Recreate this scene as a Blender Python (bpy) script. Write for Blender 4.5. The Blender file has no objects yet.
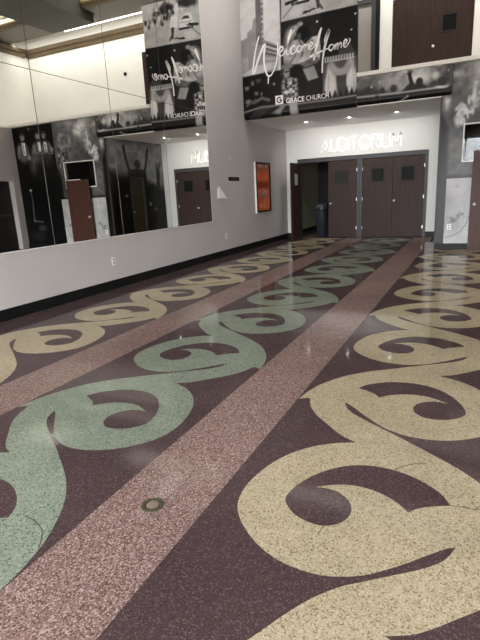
import bpy, bmesh, math, random
import numpy as np
from mathutils import Vector, Matrix
from mathutils.geometry import tessellate_polygon
random.seed(7)
SC = bpy.context.scene
COL = SC.collection
R = math.radians

# tones (sRGB 0-255) and light levels
WALLC = (184, 179, 177)
BURG = (77, 62, 63); PINK = (132, 109, 103); TAN = (177, 165, 138); GREEN = (133, 143, 128)
FR, FSP = 0.06, 0.55
SKY, SKYC, BTOP, BX = 25.5, (0.95, 0.975, 1.02), 3.7, (-4.0, 2.4)
LEDV, DLP, DLT, DLS, COVE, COF, LFILL = 4.0, 38.0, 46.0, 124.0, 66.0, 110.0, 17.0
EXPO = 0.66

# ------------------------------------------------------------------ helpers
def lin(c):
    return tuple(((v / 12.92) if v <= 0.04045 else ((v + 0.055) / 1.055) ** 2.4) for v in c)
def rgb(r, g, b):
    return lin((r / 255, g / 255, b / 255))

def new_mat(name):
    m = bpy.data.materials.new(name); m.use_nodes = True
    nt = m.node_tree; b = nt.nodes['Principled BSDF']
    return m, nt, b
def set_in(b, **k):
    for n, v in k.items():
        b.inputs[n.replace('_', ' ')].default_value = v

def plain(name, col, rough=0.5, metal=0.0, var=0.06, scale=6.0, bump=0.0, spec=0.5):
    """painted / metal surface with a little procedural mottling"""
    m, nt, b = new_mat(name)
    n = nt.nodes.new('ShaderNodeTexNoise'); n.inputs['Scale'].default_value = scale; n.inputs['Detail'].default_value = 5
    tc = nt.nodes.new('ShaderNodeTexCoord'); nt.links.new(tc.outputs['Object'], n.inputs['Vector'])
    r = nt.nodes.new('ShaderNodeValToRGB')
    r.color_ramp.elements[0].position = 0.3; r.color_ramp.elements[1].position = 0.7
    r.color_ramp.elements[0].color = (*[max(0, c * (1 - var)) for c in col], 1)
    r.color_ramp.elements[1].color = (*[min(1, c * (1 + var)) for c in col], 1)
    nt.links.new(n.outputs['Fac'], r.inputs['Fac']); nt.links.new(r.outputs['Color'], b.inputs['Base Color'])
    set_in(b, Roughness=rough, Metallic=metal, Specular_IOR_Level=spec)
    if bump:
        bp = nt.nodes.new('ShaderNodeBump'); bp.inputs['Strength'].default_value = bump; bp.inputs['Distance'].default_value = 0.01
        n2 = nt.nodes.new('ShaderNodeTexNoise'); n2.inputs['Scale'].default_value = 90
        nt.links.new(tc.outputs['Object'], n2.inputs['Vector'])
        nt.links.new(n2.outputs['Fac'], bp.inputs['Height']); nt.links.new(bp.outputs['Normal'], b.inputs['Normal'])
    return m

def wood(name, dark, light, rough=0.35, axis='Z', spec=0.3):
    m, nt, b = new_mat(name)
    tc = nt.nodes.new('ShaderNodeTexCoord'); mp = nt.nodes.new('ShaderNodeMapping')
    sc = {'Z': (38, 38, 1.3), 'X': (1.3, 38, 38), 'Y': (38, 1.3, 38)}[axis]
    mp.inputs['Scale'].default_value = sc
    n = nt.nodes.new('ShaderNodeTexNoise'); n.inputs['Scale'].default_value = 1.6; n.inputs['Detail'].default_value = 8; n.inputs['Roughness'].default_value = 0.65
    r = nt.nodes.new('ShaderNodeValToRGB')
    r.color_ramp.elements[0].position = 0.32; r.color_ramp.elements[1].position = 0.7
    r.color_ramp.elements[0].color = (*dark, 1); r.color_ramp.elements[1].color = (*light, 1)
    nt.links.new(tc.outputs['Object'], mp.inputs['Vector']); nt.links.new(mp.outputs['Vector'], n.inputs['Vector'])
    nt.links.new(n.outputs['Fac'], r.inputs['Fac']); nt.links.new(r.outputs['Color'], b.inputs['Base Color'])
    set_in(b, Roughness=rough, Specular_IOR_Level=spec)
    return m

def terrazzo(name, base, chips, rough=0.2, amount=0.5, size=170.0, dark=None):
    """cement matrix with marble chips of several tones, worn polish"""
    m, nt, b = new_mat(name)
    L = nt.links.new; N = nt.nodes.new
    tc = N('ShaderNodeTexCoord')
    v = N('ShaderNodeTexVoronoi'); v.inputs['Scale'].default_value = size; L(tc.outputs['Object'], v.inputs['Vector'])
    sep = N('ShaderNodeSeparateColor'); L(v.outputs['Color'], sep.inputs['Color'])
    r = N('ShaderNodeValToRGB'); r.color_ramp.interpolation = 'CONSTANT'
    els = r.color_ramp.elements
    els[0].position = 0; els[0].color = (*base, 1)
    els[1].position = 1 - amount; els[1].color = (*chips[0], 1)
    for i, c in enumerate(chips[1:]):
        e = els.new(1 - amount + amount * (i + 1) / len(chips)); e.color = (*c, 1)
    L(sep.outputs['Red'], r.inputs['Fac'])
    n = N('ShaderNodeTexNoise'); n.inputs['Scale'].default_value = 1.1; n.inputs['Detail'].default_value = 6; n.inputs['Roughness'].default_value = 0.6
    L(tc.outputs['Object'], n.inputs['Vector'])
    mr = N('ShaderNodeMapRange'); mr.inputs['From Min'].default_value = 0.3; mr.inputs['From Max'].default_value = 0.7
    mr.inputs['To Min'].default_value = 0.84; mr.inputs['To Max'].default_value = 1.14
    L(n.outputs['Fac'], mr.inputs['Value'])
    mx = N('ShaderNodeVectorMath'); mx.operation = 'SCALE'
    L(r.outputs['Color'], mx.inputs[0]); L(mr.outputs['Result'], mx.inputs['Scale'])
    L(mx.outputs['Vector'], b.inputs['Base Color'])
    n2 = N('ShaderNodeTexNoise'); n2.inputs['Scale'].default_value = 2.6; n2.inputs['Detail'].default_value = 8
    L(tc.outputs['Object'], n2.inputs['Vector'])
    m2 = N('ShaderNodeMapRange'); m2.inputs['From Min'].default_value = 0.35; m2.inputs['From Max'].default_value = 0.65
    m2.inputs['To Min'].default_value = rough * 0.8; m2.inputs['To Max'].default_value = rough * 1.35
    L(n2.outputs['Fac'], m2.inputs['Value']); L(m2.outputs['Result'], b.inputs['Roughness'])
    set_in(b, Specular_IOR_Level=0.0, IOR=1.0)
    # worn polish: a thin gloss that only gathers strength at grazing angles
    gl = N('ShaderNodeBsdfGlossy'); gl.inputs['Color'].default_value = (1, 1, 1, 1); L(m2.outputs['Result'], gl.inputs['Roughness'])
    lw = N('ShaderNodeLayerWeight'); lw.inputs['Blend'].default_value = 0.5
    pw = N('ShaderNodeMath'); pw.operation = 'POWER'; pw.inputs[1].default_value = 5.0; L(lw.outputs['Facing'], pw.inputs[0])
    fr = N('ShaderNodeMapRange'); fr.inputs['To Min'].default_value = 0.001; fr.inputs['To Max'].default_value = FSP; L(pw.outputs[0], fr.inputs['Value'])
    ms = N('ShaderNodeMixShader'); L(fr.outputs['Result'], ms.inputs['Fac']); L(b.outputs['BSDF'], ms.inputs[1]); L(gl.outputs['BSDF'], ms.inputs[2])
    L(ms.outputs['Shader'], nt.nodes['Material Output'].inputs['Surface'])
    return m

def emit(name, col, s):
    m, nt, b = new_mat(name)
    set_in(b, Base_Color=(*col, 1), Emission_Color=(*col, 1), Emission_Strength=s)
    return m

def print_mat(name, rough=0.3, spec=0.5):
    m, nt, b = new_mat(name)
    a = nt.nodes.new('ShaderNodeVertexColor'); a.layer_name = 'ink'
    n = nt.nodes.new('ShaderNodeTexNoise'); n.inputs['Scale'].default_value = 55; n.inputs['Detail'].default_value = 3
    tc = nt.nodes.new('ShaderNodeTexCoord'); nt.links.new(tc.outputs['Object'], n.inputs['Vector'])
    mr = nt.nodes.new('ShaderNodeMapRange'); mr.inputs['To Min'].default_value = 0.88; mr.inputs['To Max'].default_value = 1.12
    nt.links.new(n.outputs['Fac'], mr.inputs['Value'])
    mx = nt.nodes.new('ShaderNodeVectorMath'); mx.operation = 'SCALE'
    nt.links.new(a.outputs['Color'], mx.inputs[0]); nt.links.new(mr.outputs['Result'], mx.inputs['Scale'])
    nt.links.new(mx.outputs['Vector'], b.inputs['Base Color'])
    set_in(b, Roughness=rough, Specular_IOR_Level=spec)
    return m

class MB:
    """collects shapes, then links them as ONE mesh object"""
    def __init__(s): s.v = []; s.f = []; s.m = []; s.mats = []
    def mi(s, mat):
        if mat not in s.mats: s.mats.append(mat)
        return s.mats.index(mat)
    def face(s, pts, mat):
        i = len(s.v); s.v += [tuple(p) for p in pts]; s.f.append(tuple(range(i, i + len(pts)))); s.m.append(s.mi(mat)); return s
    def raw(s, vs, fs, mat):
        i = len(s.v); s.v += [tuple(p) for p in vs]
        for f in fs: s.f.append(tuple(i + k for k in f)); s.m.append(s.mi(mat))
        return s
    def box(s, x0, x1, y0, y1, z0, z1, mat, bev=0.0):
        if bev > 0:
            bm = bmesh.new(); bmesh.ops.create_cube(bm, size=1)
            for v in bm.verts:
                v.co = Vector(((x0 + x1) / 2 + v.co.x * (x1 - x0), (y0 + y1) / 2 + v.co.y * (y1 - y0), (z0 + z1) / 2 + v.co.z * (z1 - z0)))
            bmesh.ops.bevel(bm, geom=bm.edges[:], offset=bev, segments=2, affect='EDGES', profile=0.5)
            bm.verts.index_update()
            s.raw([v.co[:] for v in bm.verts], [[v.index for v in f.verts] for f in bm.faces], mat); bm.free(); return s
        vs = [(x, y, z) for x in (x0, x1) for y in (y0, y1) for z in (z0, z1)]
        return s.raw(vs, [(0, 1, 3, 2), (4, 6, 7, 5), (0, 4, 5, 1), (2, 3, 7, 6), (0, 2, 6, 4), (1, 5, 7, 3)], mat)
    def lathe(s, prof, mat, loc=(0, 0, 0), axis='Z', n=28):
        """prof = [(r, h)...]"""
        vs = []; fs = []
        for r_, h in prof:
            for k in range(n):
                a = 2 * math.pi * k / n; c, d = r_ * math.cos(a), r_ * math.sin(a)
                p = {'Z': (c, d, h), 'Y': (c, h, d), 'X': (h, c, d)}[axis]
                vs.append((p[0] + loc[0], p[1] + loc[1], p[2] + loc[2]))
        for i in range(len(prof) - 1):
            for k in range(n):
                fs.append((i * n + k, i * n + (k + 1) % n, (i + 1) * n + (k + 1) % n, (i + 1) * n + k))
        fs.append(tuple(range(n))); fs.append(tuple((len(prof) - 1) * n + k for k in range(n)))
        return s.raw(vs, fs, mat)
    def sweep(s, prof, p0, p1, mat):
        """extrude a closed profile (list of 3D offsets) from p0 to p1"""
        n = len(prof); vs = [tuple(Vector(p0) + Vector(q)) for q in prof] + [tuple(Vector(p1) + Vector(q)) for q in prof]
        fs = [(i, (i + 1) % n, n + (i + 1) % n, n + i) for i in range(n)] + [tuple(range(n)), tuple(range(n, 2 * n))]
        return s.raw(vs, fs, mat)
    def build(s, name, parent=None, smooth=False, fix=True):
        me = bpy.data.meshes.new(name); me.from_pydata(s.v, [], s.f)
        for m in s.mats: me.materials.append(m)
        me.polygons.foreach_set('material_index', s.m)
        if fix:
            bm = bmesh.new(); bm.from_mesh(me); bmesh.ops.recalc_face_normals(bm, faces=bm.faces[:]); bm.to_mesh(me); bm.free()
        if smooth:
            me.polygons.foreach_set('use_smooth', [True] * len(me.polygons))
        me.update()
        o = bpy.data.objects.new(name, me); COL.objects.link(o)
        if parent is not None: o.parent = parent; o.matrix_parent_inverse = parent.matrix_world.inverted() if False else Matrix.Translation(-parent.location)
        return o

def tag(o, label=None, cat=None, group=None, kind=None):
    if label: o['label'] = label
    if cat: o['category'] = cat
    if group: o['group'] = group
    if kind: o['kind'] = kind
    return o
def empty(name, loc):
    e = bpy.data.objects.new(name, None); e.empty_display_size = 0.1; e.location = loc; COL.objects.link(e); return e
def struct(o, label, cat): return tag(o, label, cat, kind='structure')

# ------------------------------------------------------------------ printed pictures (ink laid on a fine grid of the panel's own face)
class Print:
    def __init__(s, x0, x1, z0, z1, res, base=0.3):
        s.x0, s.x1, s.z0, s.z1 = x0, x1, z0, z1
        s.nx = int(round((x1 - x0) / res)) + 1; s.nz = int(round((z1 - z0) / res)) + 1
        s.X, s.Z = np.meshgrid(np.linspace(x0, x1, s.nx), np.linspace(z0, z1, s.nz))
        s.res = res
        s.a = np.zeros((s.nz, s.nx, 3)); s.a[:] = base
    def mix(s, k, v): 
        v = np.array(v if hasattr(v, '__len__') else (v, v, v), float)
        s.a = s.a * (1 - k[..., None]) + v * k[..., None]
    def ell(s, e, v, soft=0.25, ang=0.0, op=1.0):
        x, z, rx, rz = e; c, d = math.cos(R(ang)), math.sin(R(ang))
        X = s.X - x; Z = s.Z - z
        q = np.sqrt(((X * c + Z * d) / rx) ** 2 + ((-X * d + Z * c) / rz) ** 2)
        s.mix(op * np.clip((1 + soft - q) / (2 * soft), 0, 1), v)
    def poly(s, pts, v, soft=0.015, op=1.0):
        ins = np.zeros(s.X.shape, bool); dist = np.full(s.X.shape, 1e9); n = len(pts)
        for i in range(n):
            (xa, za), (xb, zb) = pts[i], pts[(i + 1) % n]
            cond = ((za > s.Z) != (zb > s.Z))
            with np.errstate(divide='ignore', invalid='ignore'):
                xi = (xb - xa) * (s.Z - za) / ((zb - za) if zb != za else 1e-9) + xa
            ins ^= cond & (s.X < xi)
            dist = np.minimum(dist, s.seg(xa, za, xb, zb))
        sd = np.where(ins, dist, -dist)
        s.mix(op * np.clip(0.5 + sd / (2 * max(soft, 1e-4)), 0, 1), v)
    def seg(s, xa, za, xb, zb):
        dx, dz = xb - xa, zb - za; l2 = dx * dx + dz * dz + 1e-12
        t = np.clip(((s.X - xa) * dx + (s.Z - za) * dz) / l2, 0, 1)
        return np.hypot(s.X - xa - t * dx, s.Z - za - t * dz)
    def line(s, pts, w, v, soft=0.01, op=1.0):
        d = np.full(s.X.shape, 1e9)
        for i in range(len(pts) - 1): d = np.minimum(d, s.seg(*pts[i], *pts[i + 1]))
        s.mix(op * np.clip(0.5 + (w / 2 - d) / (2 * soft), 0, 1), v)
    def noise(s, scale, amp, seed=1, mask=None):
        rng = np.random.default_rng(seed); t = np.zeros(s.X.shape)
        for o in range(4):
            g = rng.random((64, 64)); f = scale * 2 ** o
            u = (s.X - s.x0) * f; w = (s.Z - s.z0) * f
            i = np.floor(u).astype(int); j = np.floor(w).astype(int); fu = u - i; fw = w - j
            fu = fu * fu * (3 - 2 * fu); fw = fw * fw * (3 - 2 * fw)
            G = lambda a, b: g[(b % 64), (a % 64)]
            t += (G(i, j) * (1 - fu) * (1 - fw) + G(i + 1, j) * fu * (1 - fw) + G(i, j + 1) * (1 - fu) * fw + G(i + 1, j + 1) * fu * fw - 0.5) / 2 ** o
        k = amp * t * 1.4
        if mask is not None: k = k * mask
        s.a = np.clip(s.a * (1 + k[..., None]), 0.0, 1)
    def soft_mask(s, e, soft=0.4):
        x, z, rx, rz = e; q = np.sqrt(((s.X - x) / rx) ** 2 + ((s.Z - z) / rz) ** 2)
        return np.clip((1 + soft - q) / (2 * soft), 0, 1)
    def build(s, name, place, mat, back, holes=(), parent=None, curve=None):
        """place(u, v) -> point of the printed face; back(MB) adds the board behind it"""
        nx, nz = s.nx, s.nz
        if curve: s.a = np.clip(np.interp(s.a, [0, .1, .2, .4, .6, .8, 1], curve), 0, 1)
        vs = [place(float(s.X[j, i]), float(s.Z[j, i])) for j in range(nz) for i in range(nx)]
        fs = []
        for j in range(nz - 1):
            for i in range(nx - 1):
                cx = (s.X[j, i] + s.X[j, i + 1]) / 2; cz = (s.Z[j, i] + s.Z[j + 1, i]) / 2
                if any(a < cx < b and c < cz < d for a, b, c, d in holes): continue
                fs.append((j * nx + i, j * nx + i + 1, (j + 1) * nx + i + 1, (j + 1) * nx + i))
        mb = MB(); mb.v = vs; mb.f = fs; mb.mats = [mat]; mb.m = [0] * len(fs); n0 = len(vs)
        back(mb)
        me = bpy.data.meshes.new(name); me.from_pydata(mb.v, [], mb.f)
        for m in mb.mats: me.materials.append(m)
        me.polygons.foreach_set('material_index', mb.m)
        c = np.clip(s.a.reshape(-1, 3), 0, 1); c = np.where(c <= 0.04045, c / 12.92, ((c + 0.055) / 1.055) ** 2.4)
        c = np.concatenate([c, np.full((len(mb.v) - n0, 3), 0.05)])
        c = np.concatenate([c, np.ones((len(c), 1))], 1)
        at = me.color_attributes.new('ink', 'FLOAT_COLOR', 'POINT'); at.data.foreach_set('color', c.astype(np.float32).ravel())
        me.update()
        o = bpy.data.objects.new(name, me); COL.objects.link(o)
        if parent is not None: o.parent = parent; o.matrix_parent_inverse = Matrix.Translation(-parent.location)
        return o

# ------------------------------------------------------------------ materials
M_wall = plain('wall paint warm grey', rgb(*WALLC), 0.62, var=0.035, scale=1.2, bump=0.04)
M_cream = plain('cream wall paint', rgb(236, 234, 227), 0.6, var=0.025, scale=1.5)
M_white = plain('white wall paint', rgb(213, 213, 210), 0.55, var=0.02, scale=1.5)
M_ceil = plain('soffit paint', rgb(244, 243, 240), 0.6, var=0.02)
M_black = plain('black vinyl base', rgb(18, 19, 19), 0.5, var=0.1, spec=0.2)
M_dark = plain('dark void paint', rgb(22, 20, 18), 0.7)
M_frame = plain('grey metal frame', rgb(60, 60, 61), 0.45, var=0.05, spec=0.3)
M_door = wood('dark laminate wood', rgb(40, 29, 27), rgb(66, 50, 45), 0.45, spec=0.14)
M_door2 = wood('brown laminate wood', rgb(56, 34, 28), rgb(82, 52, 43), 0.45, spec=0.2)
M_olive = wood('olive doorway tone', rgb(58, 50, 34), rgb(76, 68, 48), 0.5)  # tone of a warm-lit doorway interior, put into the leaf colour
M_metal = plain('satin chrome', (0.8, 0.8, 0.79), 0.42, 0.7)
M_glassd = plain('dark wired glass', rgb(26, 27, 26), 0.2, spec=0.02)
M_plastic = plain('white plastic', rgb(228, 226, 220), 0.35)
M_brass = plain('aged brass', rgb(74, 70, 56), 0.5, 0.2, var=0.25, scale=60)
M_brass2 = plain('worn brass', rgb(140, 126, 112), 0.45, 0.2, var=0.25, scale=60)
M_mould = plain('bronze painted moulding', rgb(88, 73, 50), 0.5, var=0.1, scale=8)
M_mould2 = plain('taupe painted moulding', rgb(92, 86, 77), 0.5, var=0.06, scale=8)
M_beam = plain('charcoal beam paint', rgb(62, 62, 56), 0.7, var=0.06, scale=3)
M_beige = plain('grey door paint', rgb(150, 146, 140), 0.5, var=0.03)
M_ledge = plain('gloss white ledge', rgb(246, 244, 236), 0.35, var=0.02)
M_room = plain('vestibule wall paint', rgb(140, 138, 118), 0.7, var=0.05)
M_bin = plain('blue black plastic', rgb(34, 38, 46), 0.35, var=0.1)
M_print = print_mat('glossy vinyl print', 0.32, 0.16)
M_print2 = print_mat('satin vinyl print', 0.42, 0.25)
CURVE = [0, .05, .13, .37, .62, .84, .95]
M_paper = print_mat('poster paper', 0.45)
M_letter = plain('white acrylic letter', rgb(254, 254, 254), 0.3, var=0.0)
M_ink = plain('white vinyl lettering', rgb(255, 255, 255), 0.35, var=0.0)
M_led = emit('led strip', (1.0, 0.97, 0.88), LEDV)
M_lens = emit('downlight lens', (1.0, 0.97, 0.9), 22)
def mirror_mat():
    m, nt, b = new_mat('silvered mirror')
    n = nt.nodes.new('ShaderNodeTexNoise'); n.inputs['Scale'].default_value = 3
    r = nt.nodes.new('ShaderNodeMapRange'); r.inputs['To Min'].default_value = 0.004; r.inputs['To Max'].default_value = 0.014
    nt.links.new(n.outputs['Fac'], r.inputs['Value']); nt.links.new(r.outputs['Result'], b.inputs['Roughness'])
    set_in(b, Base_Color=(0.89, 0.89, 0.86, 1), Metallic=1.0)
    return m
M_mirror = mirror_mat()
M_seam = plain('mirror edge', rgb(96, 94, 88), 0.3, 0.6)
def glass_mat():
    m, nt, b = new_mat('clear glass'); nt.nodes.remove(b)
    N = nt.nodes.new; L = nt.links.new; out = nt.nodes['Material Output']
    n = N('ShaderNodeTexNoise'); n.inputs['Scale'].default_value = 2
    r = N('ShaderNodeMapRange'); r.inputs['To Min'].default_value = 0.01; r.inputs['To Max'].default_value = 0.04; L(n.outputs['Fac'], r.inputs['Value'])
    t = N('ShaderNodeBsdfTransparent'); t.inputs['Color'].default_value = (0.98, 0.985, 0.98, 1)
    g = N('ShaderNodeBsdfGlossy'); L(r.outputs['Result'], g.inputs['Roughness'])
    lw = N('ShaderNodeLayerWeight'); lw.inputs['Blend'].default_value = 0.5; pw = N('ShaderNodeMath'); pw.operation = 'POWER'; pw.inputs[1].default_value = 5.0; L(lw.outputs['Facing'], pw.inputs[0])
    f = N('ShaderNodeMapRange'); f.inputs['To Min'].default_value = 0.010; f.inputs['To Max'].default_value = 0.4; L(pw.outputs[0], f.inputs['Value']); mx = N('ShaderNodeMixShader')
    L(f.outputs['Result'], mx.inputs['Fac']); L(t.outputs['BSDF'], mx.inputs[1]); L(g.outputs['BSDF'], mx.inputs[2]); L(mx.outputs['Shader'], out.inputs['Surface'])
    return m
M_glass = glass_mat()
def tone(c, d): return rgb(*[min(255, v + d) for v in c])
T_burg = terrazzo('burgundy terrazzo', rgb(*BURG), [tone(BURG, 8), tone(BURG, -9), tone(BURG, 15), tone(BURG, -5), tone(BURG, 26)], FR, 0.45)
T_pink = terrazzo('rose terrazzo', rgb(*PINK), [tone(PINK, 24), tone(PINK, -38), tone(PINK, 48), tone(PINK, -16)], FR, 0.6)
T_tan = terrazzo('ochre terrazzo', rgb(*TAN), [tone(TAN, 10), tone(TAN, -44), tone(TAN, 20), tone(TAN, -12)], FR, 0.55)
T_green = terrazzo('sage terrazzo', rgb(*GREEN), [tone(GREEN, 10), tone(GREEN, -42), tone(GREEN, 20), tone(GREEN, -10)], FR, 0.55)
M_joint = plain('dark joint line', rgb(58, 50, 46), 0.6)

# ------------------------------------------------------------------ dimensions
XL, YA, YF, YB = -5.435, 14.9, 12.0, -6.0      # left wall, auditorium wall, mural front, back of lobby
XR = 2.87                                       # lower right wall
XS = -0.84                                      # alcove's right side
ZS, ZL, ZC = 3.22, 3.88, 7.6                    # alcove soffit, ledge, main ceiling

# ------------------------------------------------------------------ floor with scroll inlay
T = 2.495
def smooth_path(pts, corners, closed=False, sub=5):
    """Catmull-Rom through pts, broken at the corner indices"""
    n = len(pts); out = []
    rng = range(n if closed else n - 1)
    for i in rng:
        p1 = Vector(pts[i]); p2 = Vector(pts[(i + 1) % n])
        p0 = Vector(pts[(i - 1) % n]) if (closed or i > 0) and i not in corners else p1 + (p1 - p2) * 0.5
        p3 = Vector(pts[(i + 2) % n]) if (closed or i + 2 < n) and (i + 1) % n not in corners else p2 + (p2 - p1) * 0.5
        for k in range(sub):
            t = k / sub
            out.append(tuple(0.5 * ((2 * p1) + (p2 - p0) * t + (2 * p0 - 5 * p1 + 4 * p2 - p3) * t * t + (3 * p1 - p0 - 3 * p2 + p3) * t ** 3)))
    if not closed: out.append(tuple(pts[-1]))
    return out
SIDE = [(-0.700, 3.085), (-0.655, 3.118), (-0.628, 3.115), (-0.591, 3.006), (-0.519, 2.890), (-0.408, 2.773), (-0.285, 2.655), (-0.185, 2.602),
        (-0.309, 2.544), (-0.439, 2.435), (-0.542, 2.275), (-0.596, 2.090), (-0.607, 1.935), (-0.577, 1.803), (-0.502, 1.696), (-0.395, 1.605),
        (-0.291, 1.552), (-0.190, 1.530), (-0.092, 1.531), (-0.023, 1.550), (0.050, 1.584), (0.112, 1.630), (0.200, 1.712), (0.283, 1.800), (0.340, 1.858), (0.380, 1.885),
        (0.362, 1.835), (0.330, 1.775), (0.262, 1.707), (0.170, 1.642), (0.075, 1.578), (-0.020, 1.515), (-0.130, 1.437), (-0.234, 1.363), (-0.339, 1.285), (-0.427, 1.205), (-0.510, 1.110), (-0.580, 1.000), (-0.635, 0.890), (-0.668, 0.790), (-0.690, 0.690), (-0.700, 0.605)]
SIDE_C = {0, 2, 7, 25}
VOID = [(-0.387, 1.965), (-0.361, 1.901), (-0.299, 1.842), (-0.212, 1.813), (-0.140, 1.823), (-0.085, 1.875), (-0.066, 1.955), (-0.092, 2.029), (-0.144, 2.076), (-0.203, 2.095), (-0.275, 2.088),
        (-0.198, 2.136), (-0.119, 2.165), (-0.039, 2.167), (0.040, 2.146), (0.111, 2.106), (0.174, 2.046), (0.210, 2.090), (0.272, 2.132), (0.346, 2.167),
        (0.305, 2.242), (0.226, 2.312), (0.114, 2.368), (-0.016, 2.384), (-0.120, 2.362), (-0.215, 2.304), (-0.300, 2.207), (-0.362, 2.085)]
VOID_C = {10, 16, 19}
NEAR = SIDE[:29] + [(0.161, 1.630), (0.060, 1.553), (-0.010, 1.498), (-0.087, 1.410), (-0.154, 1.306), (-0.229, 1.169), (-0.330, 1.02), (-0.46, 0.87), (-0.57, 0.76), (-0.65, 0.68), (-0.698, 0.605)]    # one scroll laid by hand a little differently
side_s = smooth_path(SIDE, SIDE_C, sub=4)
near_s = smooth_path(NEAR, SIDE_C, sub=4)
void_s = smooth_path(VOID, VOID_C, closed=True, sub=4)

def band(mb, cx, phase, k0, k1, mat, h, ymax=14.62, ymin=-3.0, sc=1.0, near=None):
    side = [(x, y * sc) for x, y in side_s]; void = [(x, y * sc) for x, y in void_s]; P_ = T * sc
    left = []
    for k in range(k1, k0 - 1, -1):
        left += [(x + cx, y + phase + k * P_) for x, y in (near_s if k == near else side)]
    right = []
    for k in range(k1, k0 - 1, -1):
        right += [(-x + cx, y + phase + (k + 0.5) * P_) for x, y in side]
    outer = left + right[::-1]
    holes = []
    for k in range(k0, k1 + 1):
        holes.append([(x + cx, y + phase + k * P_) for x, y in void])
        holes.append([(-x + cx, y + phase + (k + 0.5) * P_) for x, y in void][::-1])
    loops = [[Vector((x, y, 0)) for x, y in outer]] + [[Vector((x, y, 0)) for x, y in q] for q in holes]
    tris = tessellate_polygon(loops)
    flat = [p for q in loops for p in q]
    bm = bmesh.new()
    vs = [bm.verts.new((p.x, p.y, h)) for p in flat]
    for t in tris:
        try: bm.faces.new([vs[i] for i in t])
        except ValueError: pass
    for yy, sgn in ((ymax, 1), (ymin, -1)):
        bmesh.ops.bisect_plane(bm, geom=bm.verts[:] + bm.edges[:] + bm.faces[:], plane_co=(0, yy, 0), plane_no=(0, sgn, 0), clear_outer=True)
    for f in bm.faces:
        f.normal_update()
        if f.normal.z < 0: f.normal_flip()
    bm.verts.index_update()
    mb.raw([v.co[:] for v in bm.verts], [[v.index for v in f.verts] for f in bm.faces], mat)
    bm.free()

fl = MB()
fl.box(XL - 0.4, 6.0, YB, 18.6, -0.12, 0.0, T_burg)
H = 0.0008
def rect(mb, x0, x1, y0, y1, h, mat): mb.face([(x0, y0, h), (x1, y0, h), (x1, y1, h), (x0, y1, h)], mat)
for x0, x1 in ((-3.488, -2.985), (-1.578, -1.081), (0.338, 0.84), (2.25, 2.75)):
    rect(fl, x0, x1, YB + 0.3, 14.72, H, T_pink)
band(fl, -0.371, 0.0, -2, 5, T_tan, H, near=0)
band(fl, -2.282, -0.919, -2, 6, T_green, H, sc=1.032)
band(fl, -4.197, 0.50, -2, 5, T_tan, H, sc=0.99)
band(fl, 1.545, -0.919, -2, 5, T_green, H, sc=1.032)
# joints and hairline cracks of the old floor
def crack(pts, w, h=0.0014):
    for i in range(len(pts) - 1):
        a = Vector((*pts[i], 0)); b = Vector((*pts[i + 1], 0)); d = (b - a).normalized(); n = Vector((-d.y, d.x, 0)) * w / 2; z = Vector((0, 0, h))
        fl.face([a - n + z, b - n + z, b + n + z, a + n + z], M_joint)
crack([(-2.9, 4.86), (-1.6, 4.86), (-0.3, 4.87), (1.2, 4.86)], 0.010)
crack([(-0.342, 2.300), (-0.315, 2.350), (-0.293, 2.409), (-0.261, 2.442), (-0.215, 2.481), (-0.157, 2.503)], 0.006)
crack([(-0.508, 2.010), (-0.489, 1.952), (-0.505, 1.891), (-0.531, 1.800), (-0.534, 1.749)], 0.004)
crack([(-0.027, 2.166), (0.015, 2.175), (0.057, 2.175), (0.098, 2.184)], 0.004)
crack([(-1.875, 1.356), (-1.804, 1.352), (-1.716, 1.319), (-1.667, 1.273), (-1.628, 1.220)], 0.004)
floor = fl.build('floor', fix=False)
struct(floor, 'polished burgundy terrazzo floor inlaid with ochre and sage scrolls and rose stripes', 'floor')

# ------------------------------------------------------------------ room shell
def S(name, label, cat, fn):
    mb = MB(); fn(mb); return struct(mb.build(name), label, cat)
S('wall_left', 'long warm grey left wall carrying the big mirror', 'wall', lambda m: m.box(XL - 0.2, XL, YB, YA, 0, ZC, M_wall))
def far(m):
    m.box(XL, -5.07, YA, YA + 0.16, 0, ZS, M_white); m.box(-5.07, -1.31, YA, YA + 0.16, 2.37, ZS, M_white)
    m.box(-1.31, XS, YA, YA + 0.16, 0, ZS, M_white)
S('wall_far', 'bright white end wall around the auditorium doors', 'wall', far)
S('ceiling_alcove', 'pale soffit over the auditorium entrance below the balcony', 'ceiling', lambda m: m.box(XL, XS, YF, YA, ZS, ZL - 0.06, M_ceil))
def front(m):
    w = M_dark
    m.box(XS, -0.36, YF, YF + 0.18, 0, ZL - 0.06, w); m.box(-0.36, 0.81, YF, YF + 0.18, 0, 1.89, w)
    m.box(-0.36, 0.81, YF, YF + 0.18, 2.62, ZL - 0.06, w); m.box(0.81, XR, YF, YF + 0.18, 0, ZL - 0.06, w)
S('wall_front', 'dark wall to the right of the alcove behind the printed murals', 'wall', front)
def alc(m):
    w = M_dark
    m.box(XS, XS + 0.16, YF + 0.18, 12.98, 0, ZL - 0.06, w); m.box(XS, XS + 0.16, 12.98, 13.72, 2.12, ZL - 0.06, w); m.box(XS, XS + 0.16, 13.72, YA, 0, ZL - 0.06, w)
S('wall_alcove', 'right side wall of the auditorium alcove with a narrow doorway', 'wall', alc)
def wr(m):
    m.box(XR, XR + 0.2, YB, 8.6, 0, ZL - 0.06, M_wall); m.box(XR, XR + 0.2, 11.72, YF, 0, ZL - 0.06, M_wall)
    m.box(XR, XR + 0.2, 8.6, 11.72, 2.2, ZL - 0.06, M_wall)
S('wall_right', 'grey right wall with a dark service opening seen in the mirror', 'wall', wr)
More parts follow.
